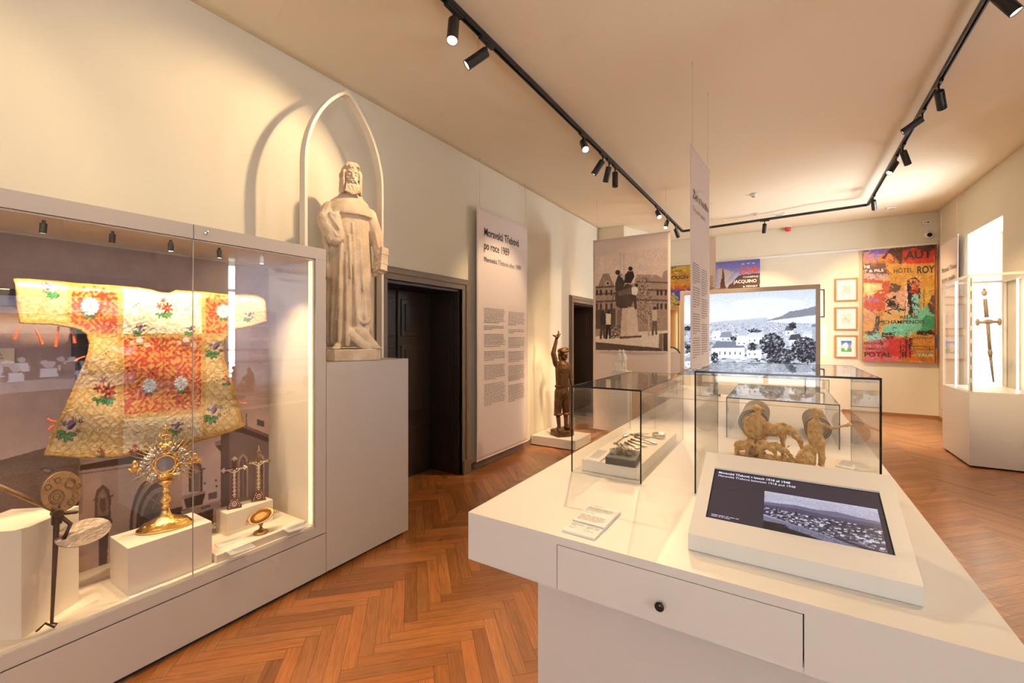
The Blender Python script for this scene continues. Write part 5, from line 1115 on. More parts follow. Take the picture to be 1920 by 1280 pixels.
r, P, Q, e, n = banner('photo_banner', (-2.475, 6.33), (-1.33, 6.33), .12, 3.03, 'hanging banner with brown photograph of people climbing a monument', wave=.003)
A_, B_ = aty(1116, 658, 6.318), aty(1252, 658, 6.318); zt_ = aty(1184, 470, 6.318).z
def fm(P, i, j):
    u, q = proj(P); col_ = c.sample(u, q); fade = np.clip((q-462)/10, 0, 1)[..., None]; return col_
print_mesh('monument_photograph', (A_.x, 6.318, A_.z-.005), (B_.x-A_.x, 0, 0), (0, 0, zt_-A_.z), 230, 300, warped(c, .5, 2.5), M_print, r, gain=(1.30, 1.78, 1.98))
# banner glimpsed behind the edge-on one
r, P, Q, e, n = banner('text_banner', (-1.2, 7.5), (-.888, 7.5), .3, 3.13, 'white text banner mostly hidden behind the edge-on banner', wave=.0015)
small_print(Vector((-1.15, 7.4945, 2.5)), (1, 0, 0), U3, .24, 12, .02, M_greyink, r, seed=18)
# right banner beside the window
r, P, Q, e, n = banner('text_banner', (2.40, 9.68), (2.40, 10.62), .2, 3.19, 'pinkish text banner on the right wall beside the window', wave=.0015)
MI = M_ink; XW = Vector((0, -1, 0))
lettering('Moravská Třebová', Vector((2.3955, 10.50, 2.66)), XW, U3, .12, MI, r, width=.74); lettering('za první republiky', Vector((2.3955, 10.50, 2.49)), XW, U3, .12, MI, r, width=.70); lettering('Moravská Třebová during the First Republic', Vector((2.3955, 10.50, 2.36)), XW, U3, .06, MI, r, width=.76)
small_print(Vector((2.3955, 10.5, 1.9)), XW, U3, .35, 40, .02, M_greyink, r, th=.35, seed=15, gaps=(9, 10, 20, 28))
# post-war banner on the right wall: the showcase glass mirrors it
r, P, Q, e, n = banner('text_banner', (2.40, 3.50), (2.40, 4.86), .1, 3.06, 'post-war years text banner before the right wall window, seen mirrored in the showcase glass', wave=.0015, cloth=M_cloth2)
lettering('Poválečné roky', Vector((2.3955, 4.76, 2.66)), XW, U3, .14, MI, r, width=.62, bold=.015); lettering('The post-war years', Vector((2.3955, 4.76, 2.52)), XW, U3, .085, MI, r, width=.55)
small_print(Vector((2.3955, 4.76, 1.95)), XW, U3, .48, 48, .021, M_greyink, r, th=.34, seed=16, gaps=(9, 18, 30)); small_print(Vector((2.3955, 4.16, 1.95)), XW, U3, .45, 48, .021, M_greyink, r, th=.34, seed=17, gaps=(11, 22, 35))
# picture board in front of the second window, mirrored in the showcase glass
M_lit2 = attr_mat('backlit_picture', .4, emit=2.0)
pbd = empty('picture_display', (2.3, 1.6, 0), 'tall dark display board with two lit photographs by the right wall, seen mirrored', 'board')
MB().box(2.25, 2.33, .85, 2.45, 0, 2.3).build('panel', M_case, pbd)
c = Canvas(0, 0, 120, 60, 3, (214, 196, 214)); c.grad(0, 30, (196, 180, 214), (236, 222, 208)); c.poly([(0, 26), (120, 28), (120, 44), (0, 40)], (196, 150, 90)); c.poly([(0, 40), (120, 44), (120, 60), (0, 60)], (160, 172, 160)); c.poly([(6, 38), (50, 38), (48, 45), (8, 44)], (90, 130, 130))
for x_, h_ in ((34, 18), (62, 16), (82, 22)): c.poly([(x_-5, 32), (x_, 32-h_), (x_+5, 32)], (176, 118, 66))
c.noise(.3, 4, seed=7); ca_ = c
print_mesh('street_photograph', (2.2495, 2.20, 1.58), (0, -1.25, 0), (0, 0, .42), 120, 60, lambda P, i, j: ca_.sample(i*120, (1-j)*60), M_lit2, pbd)
c = Canvas(0, 0, 120, 60, 3, (70, 60, 66)); c.poly([(0, 40), (120, 46), (120, 60), (0, 60)], (170, 160, 160)); c.poly([(0, 2), (26, 2), (10, 14), (0, 14)], (220, 220, 235))
for k in range(26): x_ = rt.uniform(30, 118); y_ = rt.uniform(16, 30); c.ell(x_, y_, 3, 3.4, (200, 190, 200)); c.poly([(x_-5, y_+4), (x_+5, y_+4), (x_+6, y_+16), (x_-6, y_+16)], rt.choice(((230, 228, 245), (110, 96, 104), (60, 50, 54))))
cb_ = c; print_mesh('group_photograph', (2.2495, 2.20, .92), (0, -1.25, 0), (0, 0, .5), 120, 60, lambda P, i, j: cb_.sample(i*120, (1-j)*60), M_lit2, pbd)
# ------------------------------------------------------------------ lightbox with the town view
lx = empty('lightbox_display', (-.42, 6.55, 0), 'large beige-framed lightbox showing a black and white view over the town', 'lightbox')
X0_, X1_ = -1.234, .400; zt0, zt1 = .60, 2.19; yl = 6.5
MB().box(X0_, X0_+.052, yl, yl+.12, zt0, zt1).box(X1_-.045, X1_, yl, yl+.12, zt0, zt1).box(X0_+.052, X1_-.045, yl, yl+.12, 2.135, zt1).box(X0_+.052, X1_-.045, yl, yl+.12, 1.03, 1.085).build('frame', mat('beige_frame', (.55, .45, .34), .5), lx, bevel=.003)
MB().box(X0_+.052, X1_-.045, yl+.06, yl+.12, 1.085, 2.135).build('back', M_black, lx)
MB().box(X0_, X1_, yl-.05, yl+.3, 0, zt0).build('stand', M_white, lx)
f6 = lambda a: [(1240+x/4, 420+y/4) for x, y in a]
c = Canvas(1274, 532, 1540, 712, 3, (205, 212, 228)); c.grad(532, 600, (178, 188, 212), (218, 224, 236)); c.grad(600, 645, (222, 228, 240), (240, 243, 248)); c.ell(1440, 570, 70, 12, (212, 218, 232), .6)
c.poly(f6([(370, 735), (520, 722), (640, 712), (720, 705), (800, 700), (800, 760), (370, 770)]), (176, 184, 200)); c.poly(f6([(780, 725), (900, 690), (960, 655), (1060, 640), (1166, 612), (1166, 760), (780, 750)]), (120, 124, 136)); c.poly(f6([(780, 728), (1166, 680), (1166, 800), (760, 790)]), (206, 212, 222))
c.poly(f6([(165, 745), (375, 745), (780, 728), (900, 740), (1166, 745), (1166, 1140), (165, 1140)]), (172, 180, 196))
rt = random.Random(12)
for k in range(1100):
    y_ = 745+380*rt.random()**1.4; x_ = rt.uniform(165, 1166); s_ = 3+(y_-740)*.035; g = rt.choice((60, 96, 130, 168, 200, 226, 240)) if y_ < 900 else rt.choice((40, 70, 120, 170, 215, 238))
    c.poly(f6([(x_, y_), (x_+s_*2.2, y_-s_*.2), (x_+s_*2.2, y_+s_*.9), (x_, y_+s_)]), (g, g+3, min(255, g+12)), .85)
def house(x, y, w_, h, rf, wl, rc, wc):
    c.poly(f6([(x, y), (x+w_, y-4), (x+w_, y+h), (x, y+h)]), wc); c.poly(f6([(x-6, y), (x+w_*.15, y-rf), (x+w_*.9, y-rf-3), (x+w_+6, y-3)]), rc)
    for q in range(int(w_/38)): c.poly(f6([(x+18+38*q, y+h*.35), (x+28+38*q, y+h*.35), (x+28+38*q, y+h*.65), (x+18+38*q, y+h*.65)]), (80, 86, 100))
house(378, 930, 245, 75, 52, 0, (112, 118, 132), (238, 240, 246)); house(640, 945, 110, 60, 30, 0, (150, 156, 170), (228, 232, 240)); house(640, 850, 130, 45, 36, 0, (196, 202, 214), (222, 226, 234)); house(380, 830, 70, 40, 30, 0, (206, 210, 220), (232, 234, 240)); house(440, 850, 90, 30, 40, 0, (130, 136, 150), (200, 206, 216)); house(930, 800, 60, 34, 36, 0, (86, 92, 104), (214, 220, 230)); house(1060, 828, 70, 40, 24, 0, (190, 196, 208), (216, 220, 230)); house(960, 870, 90, 45, 42, 0, (60, 64, 74), (226, 230, 238)); house(1130, 770, 36, 90, 20, 0, (110, 116, 130), (160, 168, 184)); house(560, 880, 80, 30, 40, 0, (226, 228, 236), (210, 214, 224))
house(620, 1080, 120, 40, 44, 0, (180, 186, 200), (228, 232, 240)); house(1030, 1090, 110, 40, 36, 0, (206, 210, 222), (226, 228, 236)); house(180, 1030, 50, 40, 30, 0, (140, 146, 160), (236, 238, 244))
def tree(cx, cy, rx, ry, n_, dk=(14, 16, 24)):
    for k in range(n_):
        a = rt.uniform(0, 2*PI); q = math.sqrt(rt.random()); g = rt.choice((0, 0, 10, 26, 60, 110)); c.ell(1240+(cx+rx*q*math.cos(a))/4, 420+(cy+ry*q*math.sin(a))/4, rt.uniform(.8, 2.6), rt.uniform(.7, 2), (dk[0]+g, dk[1]+g, dk[2]+g+4))
tree(830, 900, 90, 80, 420); tree(900, 990, 110, 60, 420); tree(1080, 930, 100, 80, 620); tree(985, 765, 25, 25, 60); tree(400, 1000, 26, 40, 60); tree(1100, 1000, 80, 40, 300); tree(700, 800, 50, 12, 50); tree(1000, 1080, 150, 40, 300); tree(680, 920, 30, 30, 60); tree(200, 780, 30, 14, 40); tree(540, 860, 20, 14, 30); tree(210, 930, 30, 26, 60)
c.line(f6([(775, 700), (775, 740)]), .9, (150, 156, 170)); c.noise(.16, 1.2, seed=5); cl_ = c
p0 = aty(1282, 693, yl); w3 = X1_-.045-(X0_+.052)
print_mesh('town_view', (X0_+.052, yl+.055, 1.085), (w3, 0, 0), (0, 0, 1.05), 300, 200, warped(cl_, .8, 2.5), M_lit, lx)
# second table far behind with a low vitrine
t2 = empty('far_display_table', (-.3, 5.45, 0), 'second long white display table further back, seen through the vitrines', 'table')
MB().box(-1.15, .45, 4.77, 6.05, .72, .90).build('table_top', M_white, t2); MB().box(-.95, .25, 5.0, 5.9, 0, .72).build('base', M_white, t2)
vitrine('glass_vitrine', -1.0, .38, 5.08, 5.92, .9005, 1.13, 'wide low glass vitrine on the far table', bar=.003)
for (x_, y_, a_, lb_) in ((-.15, 5.5, .2, 'open pale folder standing like a tent in the far vitrine, right'), (-.55, 5.45, -.3, 'open pale folder standing like a tent in the far vitrine, left')):
    b = MB(); b.add([(-.16, -.08, 0), (.16, -.08, 0), (.16, 0, .09), (-.16, 0, .09), (.16, .08, 0), (-.16, .08, 0)], [(0, 1, 2, 3), (3, 2, 4, 5)]); o = b.build('tent_folder', M_paper); o.location = (x_, y_, .9015); o.rotation_euler = (0, 0, a_)
    so = o.modifiers.new('solid', 'SOLIDIFY'); so.thickness = .003; so.offset = 1; tag(o, lb_, 'folder', 'tent folders in the far vitrine')
dk_ = empty('dark_figurine', (-.62, 5.2, .9015), 'small dark figurine on a flat foot in the far low vitrine', 'figurine')
MB().box(-.67, -.57, 5.16, 5.24, .902, .914).build('foot', M_iron, dk_); b = MB(); b.cap((-.62, 5.2, .92), (-.62, 5.2, .98), .024, .016); b.cap((-.62, 5.2, .99), (-.61, 5.2, 1.04), .02, .014); b.ell((-.612, 5.2, 1.065), .014); remesh(b.build('figure', M_iron, dk_), .006, 1)
# white porcelain couple on a pedestal
pd = block('statuette_pedestal', rect(-1.70, -1.51, 4.93, 5.09), 0, 1.14, 'slim cream pedestal under the white figure couple', M_plinth, 'pedestal')
st = empty('white_statuette', (-1.605, 5.0, 1.1405), 'small white statuette of two standing figures in front of the monument banner', 'statuette', rz=R(20))
MB().lathe([(.075, 0), (.075, .012), (.06, .016)], 32).build('round_base', M_cream, st, local=True)
for (ox, nm, lean) in ((-.030, 'left_figure', .010), (.032, 'right_figure', -.008)):
    b = MB()
    for sg in (-1, 1): b.cap((ox+sg*.016, -.005*sg, .020), (ox+sg*.014, .006*sg, .075), .010, .013); b.cap((ox+sg*.014, .006*sg, .075), (ox+sg*.010+lean*.3, 0, .13), .014, .018)
    b.cap((ox+lean*.4, 0, .13), (ox+lean, 0, .185), .024, .026, 14); b.cap((ox+lean, 0, .188), (ox+lean*1.2, -.002, .212), .012, .010); b.ell((ox+lean*1.3, -.006, .232), (.017, .018, .020))
    for sg in (-1, 1): b.cap((ox+lean+sg*.026, 0, .185), (ox+lean+sg*.034, -.006, .14), .010, .008); b.cap((ox+lean+sg*.034, -.006, .14), (ox+lean+sg*.020, -.030, .115), .008, .006)
    b.ell((ox-.012, .012, .10), (.020, .010, .05)); remesh(b.build(nm, M_cream, st, local=True), .004, 1)
b = MB(); b.cap((-.05, .0, .12), (-.075, .0, .07), .016, .022); b.cap((-.075, 0, .07), (-.05, 0, .05), .018, .012); remesh(b.build('drapery', M_cream, st, local=True), .004, 1)
# lit niche case and rounded white panel
nc = empty('lit_upright_case', (-1.62, 8.4, 0), 'narrow upright wooden case lit gold inside, left of the lightbox', 'case')
yy = 8.4; A_ = aty(1240, 576, yy); B_ = aty(1273.5, 583, yy)
MB().box(A_.x, B_.x, yy, yy+.4, 2.06, 2.12).box(A_.x, B_.x, yy+.36, yy+.4, 0, 2.06).box(B_.x-.03, B_.x, yy, yy+.36, .9, 2.06).box(A_.x, A_.x+.03, yy, yy+.36, .9, 2.06).box(A_.x, B_.x, yy, yy+.36, 0, .9).build('carcass', mat('pale_wood', (.62, .42, .20), .5), nc)
sx_ = aty(1265.5, 600, yy).x; MB().box(sx_-.012, sx_+.012, yy+.33, yy+.355, .95, 2.0).build('light_strip', M_strip, nc)
wp = empty('rounded_white_panel', (-1.5, 7.2, 0), 'white upright panel with black rounded top edge left of the lightbox', 'panel')
yy = 7.2; f_ = lambda u, q: aty(u, q, yy); prof = [f_(1250, 651), f_(1262, 651.5), f_(1268, 654), f_(1272, 658), f_(1275.5, 663)]
out_ = [(p.x, p.z) for p in prof]+[(prof[-1].x, .5), (prof[0].x, .5)]
MB().prism(out_, yy, yy+.06, 'y').build('panel', mat('cool_white', (.78, .77, .80), .5), wp); MB().tube([p+Vector((0, -.004, .006)) for p in prof], .011, 8).build('top_edging', M_black, wp)
MB().box(prof[0].x, prof[-1].x, yy, yy+.3, 0, .5).build('foot', M_white, wp)
# ------------------------------------------------------------------ bronze figure by the left wall
block('low_plinth', rect(-3.04, -2.36, 5.385, 5.95), .012, .135, 'low white plinth under the bronze figure', M_white, 'plinth'); struct(MB().box(-3.02, -2.39, 5.41, 5.93, 0, .012).build('trim_low_plinth', M_gap))
bz = empty('bronze_man_statue', (-2.67, 5.62, .1355), 'dark bronze statue of a capped barefoot man raising a bird overhead', 'statue', rz=R(56)); bz.scale = (.86, .90, 1)
b = MB(); b.prism([(-.15, -.13), (.05, -.16), (.17, -.10), (.17, .12), (-.02, .15), (-.16, .10)], 0, .085); remesh(b.build('bronze_base', M_bronze, bz, local=True), .01, 2, .01, .05)
b = MB()
b.cap((-.075, -.04, .12), (-.080, .0, .33), .030, .042); b.cap((-.080, 0, .33), (-.055, 0, .62), .062, .075, 16); b.cap((.065, -.02, .12), (.075, .0, .34), .028, .042); b.cap((.075, 0, .34), (.05, 0, .62), .060, .075, 16)
for sx in (-1, 1): b.tube([(sx*.078+.055*math.cos(a), .055*math.sin(a), .30) for a in np.linspace(0, 2*PI, 16, endpoint=False)], .016, 8, True)
for (x_, y_, an) in ((-.08, -.06, -.3), (.07, -.05, .35)):
    b.cap((x_, y_+.05, .105), (x_+an*.08, y_-.06, .10), .030, .022)
    for t in range(5): b.cap((x_+an*.09+(t-2)*.012, y_-.06, .099), (x_+an*.11+(t-2)*.014, y_-.092, .095), .008, .007, 8)
b.cap((0, 0, .60), (0, 0, .70), .105, .098, 18); b.cap((0, 0, .70), (.0, -.01, .96), .100, .118, 18); b.cap((-.08, 0, 1.0), (.08, 0, .99), .055, .050); b.cap((0, 0, 1.0), (.01, -.01, 1.08), .050, .042)
b.tube([(.11*math.cos(a), .085*math.sin(a), .70) for a in np.linspace(0, 2*PI, 24, endpoint=False)], .018, 8, True)
for q in range(5): b.cap((-.06+.03*q, -.095, .70), (-.05+.026*q, -.10, .93), .010, .008, 8)
# raised arm (viewer's left) and lowered arm
b.cap((-.115, .0, 1.02), (-.165, .0, 1.17), .048, .042); b.cap((-.165, 0, 1.17), (-.115, -.01, 1.345), .038, .028); b.ell((-.11, -.012, 1.375), (.026, .020, .032))
b.cap((.115, .0, .99), (.165, -.01, .82), .044, .038); b.cap((.165, -.01, .82), (.175, -.05, .68), .034, .024); b.ell((.178, -.058, .645), (.018, .024, .034))
for k in range(4): b.tube([(.178+.004*k, -.045-.012*k, .63), (.182, -.048-.012*k, .605), (.176, -.052-.012*k, .585)], [.008, .007, .006], 6)
b.cap((.165, -.07, .65), (.160, -.085, .62), .008, .006)
remesh(b.build('body', M_bronze, bz, local=True), .0065, 2, .005, .03)
b = MB(); hx, hz2 = .02, 1.145
b.ell((hx, -.02, hz2), (.062, .074, .085)); b.ell((hx, -.055, hz2-.035), (.040, .035, .042)); b.prism([(-.008, 0), (.008, 0), (.014, -.036), (-.014, -.036)], -.105, -.07, 'y', Matrix.Translation((hx, 0, hz2+.012))); b.cap((hx-.036, -.086, hz2+.020), (hx+.036, -.086, hz2+.020), .009, .009, 8)
for sg in (-1, 1): b.ell((hx+sg*.06, -.01, hz2-.005), (.010, .016, .022)); b.ell((hx+sg*.024, -.083, hz2+.002), (.011, .007, .006)); b.ell((hx+sg*.034, -.07, hz2-.03), (.016, .014, .016))
b.ell((hx, -.088, hz2-.050), (.018, .008, .006)); remesh(b.build('head', M_bronze, bz, local=True), .005, 2)
b = MB(); b.ell((hx, .015, hz2+.055), (.088, .085, .045)); b.cap((hx-.05, -.075, hz2+.050), (hx+.055, -.080, hz2+.060), .018, .018); b.ell((hx+.03, .0, hz2+.085), (.075, .06, .022)); b.cap((hx, .07, hz2+.0), (hx, .09, hz2-.05), .05, .035)
remesh(b.build('cap', M_bronze, bz, local=True), .006, 2)
b = MB(); b.cap((-.115, -.03, 1.40), (-.09, -.05, 1.455), .026, .013); b.cap((-.12, -.0, 1.41), (-.155, .03, 1.43), .018, .008); b.cap((-.09, -.05, 1.45), (-.10, -.055, 1.485), .012, .010); b.cap((-.09, -.03, 1.40), (-.045, -.03, 1.45), .014, .007)
for k in range(4): b.tube([(-.135+.012*k, -.035, 1.375), (-.137+.012*k, -.045, 1.405), (-.133+.012*k, -.036, 1.425)], [.009, .008, .007], 6)
remesh(b.build('held_bird', M_bronze, bz, local=True), .005, 1)
# ------------------------------------------------------------------ pictures on the back wall
wr = MB().box(-2.3, 2.47, YB-.03, YB, 3.275, 3.315).build('picture_rail', M_wplastic); tag(wr, 'thin white picture rail running along the back wall', 'rail')
YP = 11.10
def pic_frame(x0, x1, z0, z1, label, m, kind, g='orange wood framed pictures in a column', bw=.028):
    r = empty('framed_picture', ((x0+x1)/2, YB-.02, z0), label, 'picture', g); y = YB-.035
    MB().box(x0, x0+bw, y, YB-.002, z0, z1).box(x1-bw, x1, y, YB-.002, z0, z1).box(x0+bw, x1-bw, y, YB-.002, z0, z0+bw).box(x0+bw, x1-bw, y, YB-.002, z1-bw, z1).build('frame', m, r, bevel=.003)
    MB().box(x0+bw, x1-bw, YB-.014, YB-.004, z0+bw, z1-bw).build('mount', M_paper, r)
    if kind:
        W, H = x1-x0, z1-z0; c = Canvas(0, 0, 60, 70, 2, (226, 216, 206)); q = random.Random(kind)
        if kind == 3: c.grad(0, 30, (60, 96, 196), (150, 180, 226)); c.poly([(0, 48), (60, 44), (60, 70), (0, 70)], (96, 176, 96)); c.poly([(14, 20), (30, 8), (40, 24), (34, 60), (22, 62), (18, 36), (6, 34)], (240, 240, 244)); c.poly([(40, 30), (56, 24), (54, 56), (44, 56)], (150, 156, 176)); c.line([(42, 56), (54, 50)], 1.5, (30, 40, 60))
        else:
            cols = ((150, 130, 110), (196, 170, 120), (150, 160, 200), (200, 150, 130)) if kind == 1 else ((210, 96, 50), (120, 110, 110), (176, 200, 224), (226, 190, 170))
            for k in range(70 if kind == 1 else 26): c.line([(q.uniform(6, 52), q.uniform(10, 60)), (q.uniform(10, 56), q.uniform(10, 62))] if k % 5 == 0 else (lambda a, b_: [(a, b_), (a+q.uniform(-7, 7), b_+q.uniform(-5, 5))])(q.uniform(8, 52), q.uniform(12, 60)), q.uniform(.5, 1.8), cols[k % 4], .8)
            if kind == 2: c.poly([(22, 40), (27, 32), (29, 44)], (210, 84, 40)); c.poly([(12, 46), (16, 38), (15, 46)], (214, 110, 60))
        cc = c; print_mesh('drawing', (x0+W*.27, YB-.0155, z0+H*.27), (W*.46, 0, 0), (0, 0, H*.48), 60, 70, lambda P, i, j: cc.sample(i*60, (1-j)*70), M_print, r)
    return r
k_ = YB/10.97
for (za, zb, kd, lb_) in ((2.266, 2.735, 1, 'orange-framed pale sketch, topmost of the column of three'), (1.675, 2.145, 2, 'orange-framed sketch with red dabs, middle of the column of three'), (1.105, 1.570, 3, 'orange-framed blue and green picture, lowest of the column of three')):
    pic_frame(.93, 1.305, za, zb, lb_, M_frame_or, kd)
pic_frame(.42, .758, 1.95, 2.53, 'black-framed picture half hidden behind the lightbox, upper', M_black, 0, 'black framed pictures behind the lightbox', .016)
pic_frame(.42, .75, .30, .88, 'black-framed picture half hidden behind the lightbox, lower', M_black, 0, 'black framed pictures behind the lightbox', .016)
lc = MB().box(.70, .79, YB-.008, YB-.001, 1.16, 1.78).build('notice_card', M_paper); tag(lc, 'tall narrow white label on the back wall beside the lightbox', 'label')
# painted hanging canvases
def canvas_thing(x0, x1, z0, z1, cv, label, texts, nx, nz, depth=.04, gain=.9, fn=None):
    r = empty('painted_canvas', ((x0+x1)/2, YP-.02, z0), label, 'painting', 'painted canvases along the back wall')
    MB().box(x0, x1, YP-depth, YP, z0, z1).build('stretcher', mat('canvas_edge_%d' % len(MATS), (.45, .18, .07), .7), r)
    y = YP-depth-.0012
    print_mesh('painted_face', (x0, y, z0), (x1-x0, 0, 0), (0, 0, z1-z0), nx, nz, warped(cv, 2.0, 6.), M_paint, r, gain=(.66, .70, .78))
    for (t_, u, q, sz, wd, mt_, bd) in texts:
        p = aty(u, q, y-.002); lettering(t_, p, (1, 0, 0), (0, 0, 1), sz, mt_, r, width=wd, bold=bd, name='painted_lettering')
    return r
m_k = mat('black_brush', (.03, .022, .02), .6); m_r = mat('red_brush', (.72, .08, .04), .6); m_w = mat('white_brush', (.85, .82, .76), .6); m_o = mat('orange_brush', (.70, .18, .07), .6); m_t = mat('turquoise_brush', (.32, .66, .52), .6); m_v = mat('violet_brush', (.22, .16, .45), .6)
g8 = lambda a: [(1560+x/6.4, 500+y/6.4) for x, y in a]; g4 = lambda a: [(1560+x/4, 380+y/4) for x, y in a]
c = Canvas(1612, 450, 1770, 684, 3, (216, 150, 66)); X, Y = c.X, c.Y; nn_ = vnoise(X/14, Y/10, 3, 31); n2_ = vnoise(X/6, Y/20, 3, 44)
c.img[:] = np.where((nn_ > .5)[..., None], np.array((224, 160, 74)), np.array((206, 138, 58)))/255.
c.poly(g4([(235, 358), (430, 340), (370, 400), (235, 455)]), (128, 100, 186)); c.poly(g4([(235, 395), (300, 380), (360, 400), (330, 440), (235, 450)]), (176, 140, 190))
c.poly(g4([(430, 342), (560, 325), (770, 312), (770, 350), (700, 360), (560, 380), (520, 470), (470, 500), (400, 420), (370, 410)]), (88, 48, 40)); c.poly(g4([(360, 470), (420, 380), (480, 400), (500, 470), (440, 500)]), (196, 116, 56)); c.poly(g4([(530, 350), (766, 335), (766, 452), (530, 458)]), (198, 52, 30)); c.poly(g4([(640, 330), (770, 320), (770, 345), (680, 352)]), (110, 50, 44))
c.poly(g4([(235, 455), (440, 455), (440, 560), (235, 580)]), (116, 76, 66)); c.poly(g4([(235, 530), (440, 530), (440, 575), (235, 570)]), (206, 168, 160)); c.poly(g4([(237, 570), (430, 590), (440, 650), (400, 800), (300, 820), (240, 780)]), (204, 88, 60)); c.poly(g4([(238, 600), (380, 605), (370, 650), (300, 690), (238, 695)]), (232, 208, 140)); c.poly(g4([(238, 620), (330, 622), (320, 660), (238, 668)]), (222, 220, 150))
c.poly(g4([(400, 455), (770, 455), (770, 700), (640, 700), (520, 640), (440, 640)]), (212, 152, 62)); c.poly(g4([(440, 600), (520, 620), (500, 670), (430, 670)]), (98, 70, 62)); c.poly(g4([(400, 690), (540, 660), (560, 760), (480, 840), (400, 820)]), (226, 170, 140))
c.poly(g4([(240, 790), (340, 830), (345, 960), (240, 965)]), (222, 160, 100)); c.line(g4([(240, 780), (290, 810), (330, 840)]), 1.6, (110, 90, 170)); c.poly(g4([(335, 840), (358, 850), (350, 1000), (250, 990), (245, 965), (310, 960)]), (84, 76, 72))
c.poly(g4([(400, 820), (520, 800), (600, 850), (700, 770), (770, 800), (770, 950), (640, 975), (500, 1000), (380, 1000), (250, 1010), (380, 960)]), (126, 206, 170)); c.poly(g4([(690, 840), (770, 850), (770, 950), (660, 970)]), (70, 158, 108)); c.poly(g4([(380, 810), (560, 815), (560, 870), (420, 920), (370, 900)]), (224, 176, 104)); c.ell(1560+470/4, 380+942/4, 3.4, 2.2, (40, 90, 190)); c.poly(g4([(250, 990), (370, 985), (400, 1030), (245, 1040)]), (150, 200, 180))
c.poly(g4([(242, 1040), (540, 1010), (600, 1040), (600, 1185), (242, 1185)]), (208, 54, 46)); c.poly(g4([(242, 1040), (420, 1030), (420, 1100), (242, 1120)]), (214, 100, 100)); c.poly(g4([(242, 1140), (500, 1150), (500, 1186), (242, 1186)]), (222, 110, 110)); c.poly(g4([(598, 990), (770, 985), (770, 1190), (598, 1186)]), (216, 146, 50)); c.poly(g4([(636, 962), (770, 955), (770, 990), (640, 992)]), (60, 36, 30)); c.line(g4([(598, 1075), (770, 1080)]), 1.2, (110, 60, 40)); c.line(g4([(598, 1130), (770, 1130)]), .9, (70, 90, 150)); c.poly(g4([(520, 1150), (770, 1160), (770, 1190), (500, 1188)]), (218, 120, 40))
c.poly(g4([(560, 600), (600, 590), (600, 840), (575, 830)]), (34, 26, 26)); c.poly(g4([(600, 650), (620, 650), (612, 830), (596, 830)]), (60, 44, 44)); c.poly(g4([(640, 640), (668, 640), (660, 720), (630, 720)]), (56, 40, 36)); c.poly(g4([(700, 700), (770, 690), (770, 830), (740, 840)]), (96, 70, 62)); c.poly(g4([(660, 640), (740, 620), (742, 720), (700, 790), (670, 780)]), (214, 170, 76)); c.line(g4([(690, 640), (690, 780)]), 1.2, (70, 54, 40))
c.poly(g4([(540, 620), (562, 615), (570, 840), (545, 830)]), (232, 196, 180)); c.poly(g4([(600, 690), (640, 680), (660, 790), (620, 850), (600, 800)]), (150, 210, 190))
c.ell(1560+612/4, 380+600/4, 12, 9.5, (52, 36, 34)); c.ell(1560+612/4, 380+602/4, 9.5, 7.5, (212, 130, 110)); c.ell(1560+604/4, 380+596/4, 3, 3, (48, 30, 28)); c.ell(1560+622/4, 380+600/4, 2.4, 2.2, (190, 50, 30)); c.ell(1560+630/4, 380+612/4, 2, 2, (190, 50, 30)); c.ell(1560+595/4, 380+612/4, 2, 2, (190, 50, 30)); c.ell(1560+598/4, 380+662/4, 4.5, 4, (208, 50, 32)); c.ell(1560+628/4, 380+662/4, 4.5, 4.5, (208, 50, 32))
for k in range(9): a = PI+PI*k/8; c.line([(1713+13*math.cos(a), 530+10*math.sin(a)), (1713+18*math.cos(a), 530+14*math.sin(a))], 1.4, (232, 200, 110))
for seg in ([(400, 745), (420, 725), (450, 745), (500, 755), (515, 770)], [(425, 760), (440, 785), (470, 780), (500, 785)], [(400, 815), (440, 800), (500, 795), (545, 805)]): c.line(g4(seg), 2.2, (44, 30, 28))
c.ell(1560+460/4, 380+725/4, 5, 3, (44, 30, 28)); c.ell(1560+468/4, 380+712/4, 2, 2.6, (44, 30, 28)); c.poly(g4([(420, 735), (500, 740), (505, 770), (430, 775)]), (50, 34, 32)); c.line(g4([(552, 700), (548, 830)]), 1, (40, 30, 28))
c.poly(g4([(375, 975), (480, 970), (470, 990), (375, 992)]), (40, 28, 28))
for k in range(7): c.ell(1560+(380+14*k)/4, 380+(1005+6*(k % 2))/4, 2.6, 3.6, ((188, 50, 40), (70, 40, 40))[k % 2])
for (x_, h_) in ((512, 120), (555, 180), (585, 150), (530, 90)): c.line(g4([(x_, 1158), (x_+2, 1158-h_)]), 2.4, (38, 26, 26)); 
for k in range(40): a_ = rt.uniform(540, 600); b_ = rt.uniform(1010, 1150); c.line(g4([(a_, b_), (a_+rt.uniform(-16, 16), b_+rt.uniform(-6, 6))]), .9, (40, 28, 26))
c.line(g4([(510, 1070), (600, 1060)]), 1.2, (60, 36, 34)); c.noise(.20, 3, seed=4); c.noise(.16, 12, seed=14)
c.strokes(900, 5, 2.4, 5); c.strokes(500, 3, 1.2, 6, 3)
